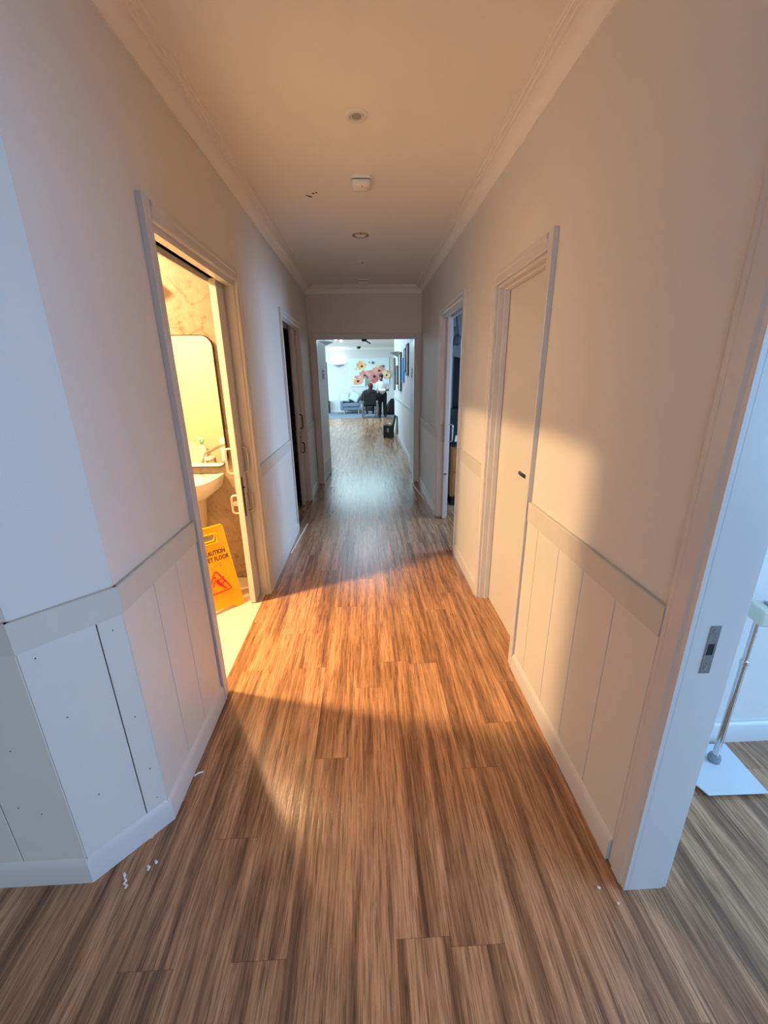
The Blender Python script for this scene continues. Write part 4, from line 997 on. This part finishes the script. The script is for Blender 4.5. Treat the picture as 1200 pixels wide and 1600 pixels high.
b = MB(); b.box(0.774, 0.792, 10.88, 11.1, 0, 0.545); b.build('edging', M['black'], t, bevel=0.004)
# backpack
t = thing('backpack', 'black bag slumped on the carpet behind the standing person', 'bag', (1.0, 17.65, 0))
b = MB(); b.hexa([(0.72, 17.5, 0.007), (1.25, 17.5, 0.007), (1.25, 17.9, 0.007), (0.72, 17.9, 0.007)], [(1.0, 17.6, 0.66), (1.15, 17.6, 0.66), (1.15, 17.75, 0.66), (1.0, 17.75, 0.66)])
bmesh.ops.subdivide_edges(b.bm, edges=b.bm.edges, cuts=2, use_grid_fill=True); b.build('bag', M['blackcloth'], t, smooth=True, angle=180, sub=1)
b = MB(); b.tube([(0.98, 17.55, 0.60), (0.86, 17.42, 0.45), (0.80, 17.44, 0.22), (0.82, 17.5, 0.1)], 0.016, 8); b.build('strap', M['blackcloth'], t, smooth=True)
t = thing('side_table', 'small steel-legged side table behind the standing person', 'table', (0.86, 18.4, 0))
b = MB(); b.box(0.68, 1.04, 18.2, 18.55, 0.38, 0.40); b.build('top', M['steel'], t, bevel=0.004)
for x in (0.71, 1.01):
    for y in (18.23, 18.52):
        b = MB(); b.tube([(x, y, 0.006), (x, y, 0.38)], 0.012, 10); b.build('leg', M['steel'], t)

# ------------------------------------------------------------------ people
def fuse(b, name, m, parent, voxel, smooth_it=6, local=True):
    me = bpy.data.meshes.new(name); bmesh.ops.recalc_face_normals(b.bm, faces=b.bm.faces); b.bm.to_mesh(me); b.bm.free()
    o = bpy.data.objects.new(name, me); COL.objects.link(o)
    r = o.modifiers.new('remesh', 'REMESH'); r.mode = 'VOXEL'; r.voxel_size = voxel
    s = o.modifiers.new('smooth', 'SMOOTH'); s.iterations = smooth_it; s.factor = 0.5
    bpy.context.view_layer.update()
    ev = o.evaluated_get(bpy.context.evaluated_depsgraph_get())
    m2 = bpy.data.meshes.new_from_object(ev); bpy.data.objects.remove(o)
    m2.name = name; m2.materials.clear(); m2.materials.append(m)
    for p in m2.polygons: p.use_smooth = True
    o = bpy.data.objects.new(name, m2); COL.objects.link(o); o.parent = parent
    return o
def chain(b, pts, rr):
    for i in range(len(pts)-1): b.capsule(pts[i], pts[i+1], rr[i], rr[i+1])
def hand(b, wrist, fdir, palm, side, scale=1.0):
    """fdir: towards the fingers, palm: palm normal, side: thumb side"""
    f, p, s = Vector(fdir).normalized(), Vector(palm).normalized(), Vector(side).normalized(); w_ = Vector(wrist)
    for k in range(4):
        o = (k-1.5)*0.019*scale
        b.capsule(w_+s*o*0.6+f*0.015, w_+f*0.085*scale+s*o, 0.014*scale, 0.012*scale, 10)
        L = (0.060, 0.074, 0.070, 0.055)[3-k]*scale
        base = w_+f*0.088*scale+s*o
        a1 = base+f*L*0.5+p*0.006; a2 = a1+(f*0.75+p*0.65).normalized()*L*0.32; a3 = a2+(f*0.3+p).normalized()*L*0.26
        chain(b, [base, a1, a2, a3], [0.0098*scale, 0.009*scale, 0.0085*scale, 0.0075*scale])
    tb = w_+f*0.03*scale+s*0.026*scale
    chain(b, [tb, tb+(s*0.8+f*0.7+p*0.4).normalized()*0.042*scale, tb+(s*0.8+f*0.7+p*0.4).normalized()*0.042*scale+(f+p*0.5).normalized()*0.03*scale], [0.013*scale, 0.0105*scale, 0.009*scale])
def head(b, c, R, s=1.0):
    """c: head centre; face looks along local -y"""
    T = Matrix.Translation(c) @ R
    q = lambda x, y, z: T @ Vector((x*s, y*s, z*s))
    b.ball(q(0, 0.012, 0.022), 0.094*s, 0.82, 1.03, 1.0, 20, R)
    b.ball(q(0, -0.022, -0.045), 0.068*s, 0.86, 0.95, 1.05, 18, R)
    b.ball(q(0, -0.05, -0.088), 0.028*s, 1.1, 0.9, 0.8, 12, R)
    b.capsule(q(0, -0.088, 0.012), q(0, -0.108, -0.022), 0.010*s, 0.013*s, 10)
    for sd in (1, -1):
        b.ball(q(sd*0.078, 0.012, -0.005), 0.026*s, 0.35, 0.7, 1.15, 12, R)
        b.ball(q(sd*0.034, -0.078, 0.028), 0.016*s, 1.4, 0.6, 0.5, 10, R)
    b.capsule(q(-0.018, -0.086, -0.055), q(0.018, -0.086, -0.055), 0.008*s, 0.008*s, 8)
    return q

# standing person, built in local coordinates facing -y (towards the viewer)
P = thing('person', 'person standing in a pale shirt and black trousers, holding a tablet beside the wheelchair', 'person', (0.62, 16.72, 0.0065))
b = MB()
hd = Vector((-0.04, -0.05, 1.50)); Rh = Matrix.Rotation(math.radians(20), 4, 'X') @ Matrix.Rotation(math.radians(-14), 4, 'Z')
q = head(b, hd, Rh, 0.98)
b.capsule((-0.02, -0.005, 1.30), (-0.035, -0.03, 1.43), 0.058, 0.054)
b.capsule((-0.10, 0, 1.24), (0.10, 0, 1.24), 0.085, 0.085); b.capsule((0, 0, 1.20), (0, 0, 0.98), 0.125, 0.115); b.capsule((-0.08, 0, 0.9), (0.08, 0, 0.9), 0.10, 0.10)
for sd in (1, -1):
    chain(b, [(sd*0.085, 0, 0.86), (sd*0.095, -0.01, 0.47), (sd*0.10, 0.01, 0.08)], [0.085, 0.056, 0.038])
    b.capsule((sd*0.10, 0.02, 0.045), (sd*0.12, -0.14, 0.035), 0.036, 0.032)
sh = {1: Vector((0.165, 0, 1.26)), -1: Vector((-0.165, 0, 1.26))}
el = {1: Vector((0.235, 0.01, 1.02)), -1: Vector((-0.215, 0.0, 1.01))}
wr = {1: Vector((0.10, -0.20, 1.02)), -1: Vector((-0.12, -0.21, 1.0))}
for sd in (1, -1):
    chain(b, [sh[sd], el[sd], wr[sd]], [0.052, 0.041, 0.028])
    hand(b, wr[sd], (-sd*0.75, -0.55, 0.05), (-sd*0.2, 0, 1), (0, -1, 0.15), 0.95)
bd = fuse(b, 'body', M['skin'], P, 0.0065, 4)
b = MB(); b.capsule((-0.115, 0, 1.25), (0.115, 0, 1.25), 0.088, 0.088); b.capsule((-0.06, 0, 1.2), (-0.05, 0, 0.96), 0.118, 0.118); b.capsule((0.06, 0, 1.2), (0.05, 0, 0.96), 0.118, 0.118)
b.capsule((0, -0.005, 1.22), (0, -0.005, 0.95), 0.142, 0.138)
b.capsule((-0.02, -0.0, 1.31), (-0.022, -0.004, 1.345), 0.068, 0.066)
for sd in (1, -1): b.capsule(sh[sd], sh[sd].lerp(el[sd], 0.72), 0.066, 0.062)
fuse(b, 'shirt', M['shirt'], P, 0.012, 4)
b = MB(); b.capsule((-0.07, 0, 0.88), (0.07, 0, 0.88), 0.118, 0.118)
for sd in (1, -1): chain(b, [(sd*0.085, 0, 0.84), (sd*0.095, -0.01, 0.47), (sd*0.10, 0.005, 0.10)], [0.10, 0.078, 0.066])
b.box(-0.14, 0.14, -0.10, 0.10, 0.90, 0.965)
fuse(b, 'trousers', M['trousers'], P, 0.012, 4)
for sd in (1, -1):
    b = MB(); b.capsule((sd*0.10, 0.03, 0.05), (sd*0.12, -0.13, 0.04), 0.048, 0.042); b.box(sd*0.11-0.045, sd*0.11+0.045, -0.17, 0.075, 0, 0.03)
    fuse(b, 'shoe', M['shoe'], P, 0.008, 4)
b = MB(); b.ball(q(0, 0.02, 0.045), 0.100, 0.86, 1.02, 0.92, 20, Rh); b.ball(q(0, -0.04, 0.085), 0.06, 1.1, 0.9, 0.6, 16, Rh)
fuse(b, 'hair', M['hair'], P, 0.009, 2)
b = MB(); b.ball(q(0, -0.058, -0.082), 0.042, 1.15, 0.85, 0.75, 14, Rh)
for sd in (1, -1): b.capsule(q(sd*0.062, -0.01, -0.03), q(sd*0.035, -0.058, -0.08), 0.014, 0.02)
fuse(b, 'beard', M['hair'], P, 0.007, 2)
for sd in (1, -1):
    b = MB(); b.ball(q(sd*0.031, -0.083, 0.016), 0.010, 1, 0.6, 0.8, 10, Rh); b.build('eye', M['dark'], P, local=True, smooth=True)
T = thing('tablet', 'pale tablet held in both hands by the standing person', 'tablet', (0.61, 16.47, 1.04))
R = Matrix.Translation((0.61, 16.435, 1.045)) @ Matrix.Rotation(math.radians(25), 4, 'X')
b = MB(); b.box(-0.12, 0.12, -0.075, 0.085, 0, 0.010, R); b.build('case', M['white'], T, bevel=0.003)
b = MB(); b.box(-0.105, 0.105, -0.06, 0.07, 0.010, 0.0112, R); b.build('screen', M['ppale'], T)

# wheelchair, facing +y
WX, WY = 0.13, 16.42
t = thing('wheelchair', 'black wheelchair with grey wheels seen from behind in the lounge', 'wheelchair', (WX, WY, 0.0065))
Z0 = 0.0
for sd in (-1, 1):
    x = WX+sd*0.285; r = 0.305; cz = r+0.0065
    b = MB(); b.tube([(x+sd*0.012*0, WY+r*0.94*math.cos(2*PI*k/40), cz+r*0.94*math.sin(2*PI*k/40)) for k in range(40)], 0.018, 10, closed=True); wh = b.build('wheel', M['rubber'], t, smooth=True)
    b = MB(); b.tube([(x+sd*0.035, WY+r*0.80*math.cos(2*PI*k/36), cz+r*0.80*math.sin(2*PI*k/36)) for k in range(36)], 0.009, 8, closed=True); b.build('push_rim', M['chrome'], wh, smooth=True)
    b = MB(); b.tube([(x-0.025, WY, cz), (x+0.025, WY, cz)], 0.028, 14)
    for k in range(14):
        a = 2*PI*k/14; b.tube([(x, WY, cz), (x, WY+r*0.92*math.cos(a), cz+r*0.92*math.sin(a))], 0.003, 5)
    b.build('spokes', M['steel'], wh)
    cx = WX+sd*0.22; cyy = WY+0.42
    b = MB(); b.tube([(cx, cyy+0.07*math.cos(2*PI*k/20), 0.0925+0.07*math.sin(2*PI*k/20)) for k in range(20)], 0.016, 8, closed=True); b.tube([(cx-0.015, cyy, 0.0925), (cx+0.015, cyy, 0.0925)], 0.06, 16); b.build('caster', M['rubber'], t, smooth=True)
    b = MB(); b.tube([(cx, cyy, 0.10), (cx, cyy-0.03, 0.20), (cx, cyy-0.03, 0.42)], 0.012, 10); b.build('caster_fork', M['steel'], t, smooth=True)
    fx = WX+sd*0.235
    b = MB(); b.tube([(fx, WY-0.2, 0.92), (fx, WY-0.17, 0.45), (fx, WY-0.15, 0.30), (fx, WY+0.40, 0.30), (fx, WY+0.46, 0.46), (fx, WY-0.15, 0.46)], 0.013, 10)
    b.tube([(fx, WY, 0.30), (WX-sd*0.1, WY, 0.45)], 0.01, 8); b.tube([(fx, WY, 0.312), (WX+sd*0.285, WY, 0.312)], 0.012, 10); b.build('side_frame', M['darkmetal'], t, smooth=True)
    b = MB(); b.tube([(fx, WY-0.19, 0.91), (fx, WY-0.24, 0.93), (fx, WY-0.33, 0.93)], 0.017, 10); b.build('push_handle', M['black'], t, smooth=True)
    b = MB(); b.box(fx-0.03, fx+0.03, WY-0.10, WY+0.24, 0.66, 0.69); b.tube([(fx, WY-0.05, 0.46), (fx, WY-0.05, 0.66)], 0.011, 8); b.tube([(fx, WY+0.2, 0.46), (fx, WY+0.2, 0.66)], 0.011, 8); b.build('armrest', M['black'], t, bevel=0.006)
    b = MB(); b.box(WX+sd*0.12-0.08, WX+sd*0.12+0.08, WY+0.50, WY+0.66, 0.10, 0.115); b.tube([(fx, WY+0.46, 0.46), (fx, WY+0.56, 0.11)], 0.011, 8); b.build('footrest', M['black'], t)
b = MB(); b.box(WX-0.23, WX+0.23, WY-0.16, WY+0.30, 0.455, 0.50); b.build('seat', M['blackcloth'], t, bevel=0.012)
b = MB(); b.box(WX-0.23, WX+0.23, WY-0.215, WY-0.185, 0.50, 0.90); b.build('backrest', M['blackcloth'], t, bevel=0.01)
b = MB(); b.box(WX-0.12, WX+0.12, WY-0.27, WY-0.217, 0.28, 0.46); b.build('rear_pouch', M['black'], t, bevel=0.02)
# seated person
P = thing('person', 'person in dark clothes and a red cap seated in the wheelchair, seen from behind', 'person', (WX, WY, 0.0065))
b = MB(); RS = Matrix.Rotation(PI, 4, 'Z') @ Matrix.Rotation(math.radians(16), 4, 'X') @ Matrix.Rotation(math.radians(12), 4, 'Y')
q = head(b, Vector((0.04, 0.03, 1.175)), RS, 1.0)
b.capsule((0.02, -0.02, 1.0), (0.035, 0.02, 1.10), 0.062, 0.058); b.capsule((-0.11, -0.02, 0.92), (0.13, -0.02, 0.92), 0.09, 0.09)
b.capsule((0, -0.02, 0.9), (0, -0.04, 0.62), 0.14, 0.13); b.capsule((-0.07, -0.03, 0.60), (0.07, -0.03, 0.60), 0.11, 0.11)
sh = {1: Vector((0.19, -0.02, 0.93)), -1: Vector((-0.19, -0.02, 0.93))}
el = {1: Vector((0.285, -0.03, 0.725)), -1: Vector((-0.29, -0.03, 0.725))}
wr = {1: Vector((0.245, 0.20, 0.735)), -1: Vector((-0.245, 0.20, 0.735))}
for sd in (1, -1):
    chain(b, [(sd*0.08, 0, 0.585), (sd*0.11, 0.42, 0.57), (sd*0.12, 0.50, 0.20)], [0.08, 0.06, 0.042])
    b.capsule((sd*0.12, 0.50, 0.165), (sd*0.125, 0.62, 0.155), 0.036, 0.032)
    chain(b, [sh[sd], el[sd], wr[sd]], [0.055, 0.044, 0.03]); hand(b, wr[sd], (0, 1, -0.1), (0, 0, -1), (-sd, 0, 0))
fuse(b, 'body', M['skin_pale'], P, 0.0065, 4)
b = MB(); b.capsule((-0.13, -0.02, 0.94), (0.14, -0.02, 0.94), 0.118, 0.118); b.capsule((0, -0.02, 0.93), (0, -0.035, 0.60), 0.165, 0.16); b.capsule((-0.07, -0.02, 0.9), (-0.08, -0.03, 0.60), 0.14, 0.145); b.capsule((0.07, -0.02, 0.9), (0.08, -0.03, 0.60), 0.14, 0.145)
b.capsule((0.02, -0.02, 1.02), (0.03, 0.0, 1.075), 0.095, 0.08)
for sd in (1, -1): chain(b, [sh[sd], el[sd], el[sd].lerp(wr[sd], 0.8)], [0.10, 0.085, 0.055])
fuse(b, 'jacket', M['blackcloth'], P, 0.012, 4)
b = MB()
for sd in (1, -1): chain(b, [(sd*0.08, -0.03, 0.60), (sd*0.11, 0.42, 0.575), (sd*0.12, 0.50, 0.24)], [0.098, 0.08, 0.065])
fuse(b, 'trousers', M['trousers'], P, 0.012, 4)
for sd in (1, -1):
    b = MB(); b.capsule((sd*0.12, 0.50, 0.165), (sd*0.125, 0.63, 0.155), 0.046, 0.042); fuse(b, 'shoe', M['shoe'], P, 0.008, 4)
b = MB(); b.ball(q(0, 0.02, -0.01), 0.100, 0.88, 0.98, 1.0, 20, RS); fuse(b, 'hair', M['hair'], P, 0.009, 2)
b = MB(); b.ball(q(0, 0.012, 0.048), 0.112, 0.88, 1.02, 0.82, 20, RS); b.ball(q(0, -0.11, 0.05), 0.075, 0.95, 1.0, 0.16, 16, RS); b.ball(q(0, 0.012, 0.02), 0.115, 0.88, 1.0, 0.4, 20, RS)
tag(fuse(b, 'cap', M['capred'], P, 0.009, 3), 'dark red cap')
for sd in (1, -1):
    b = MB(); b.ball(q(sd*0.031, -0.083, 0.016), 0.010, 1, 0.6, 0.8, 10, RS); b.build('eye', M['dark'], P, local=True, smooth=True)
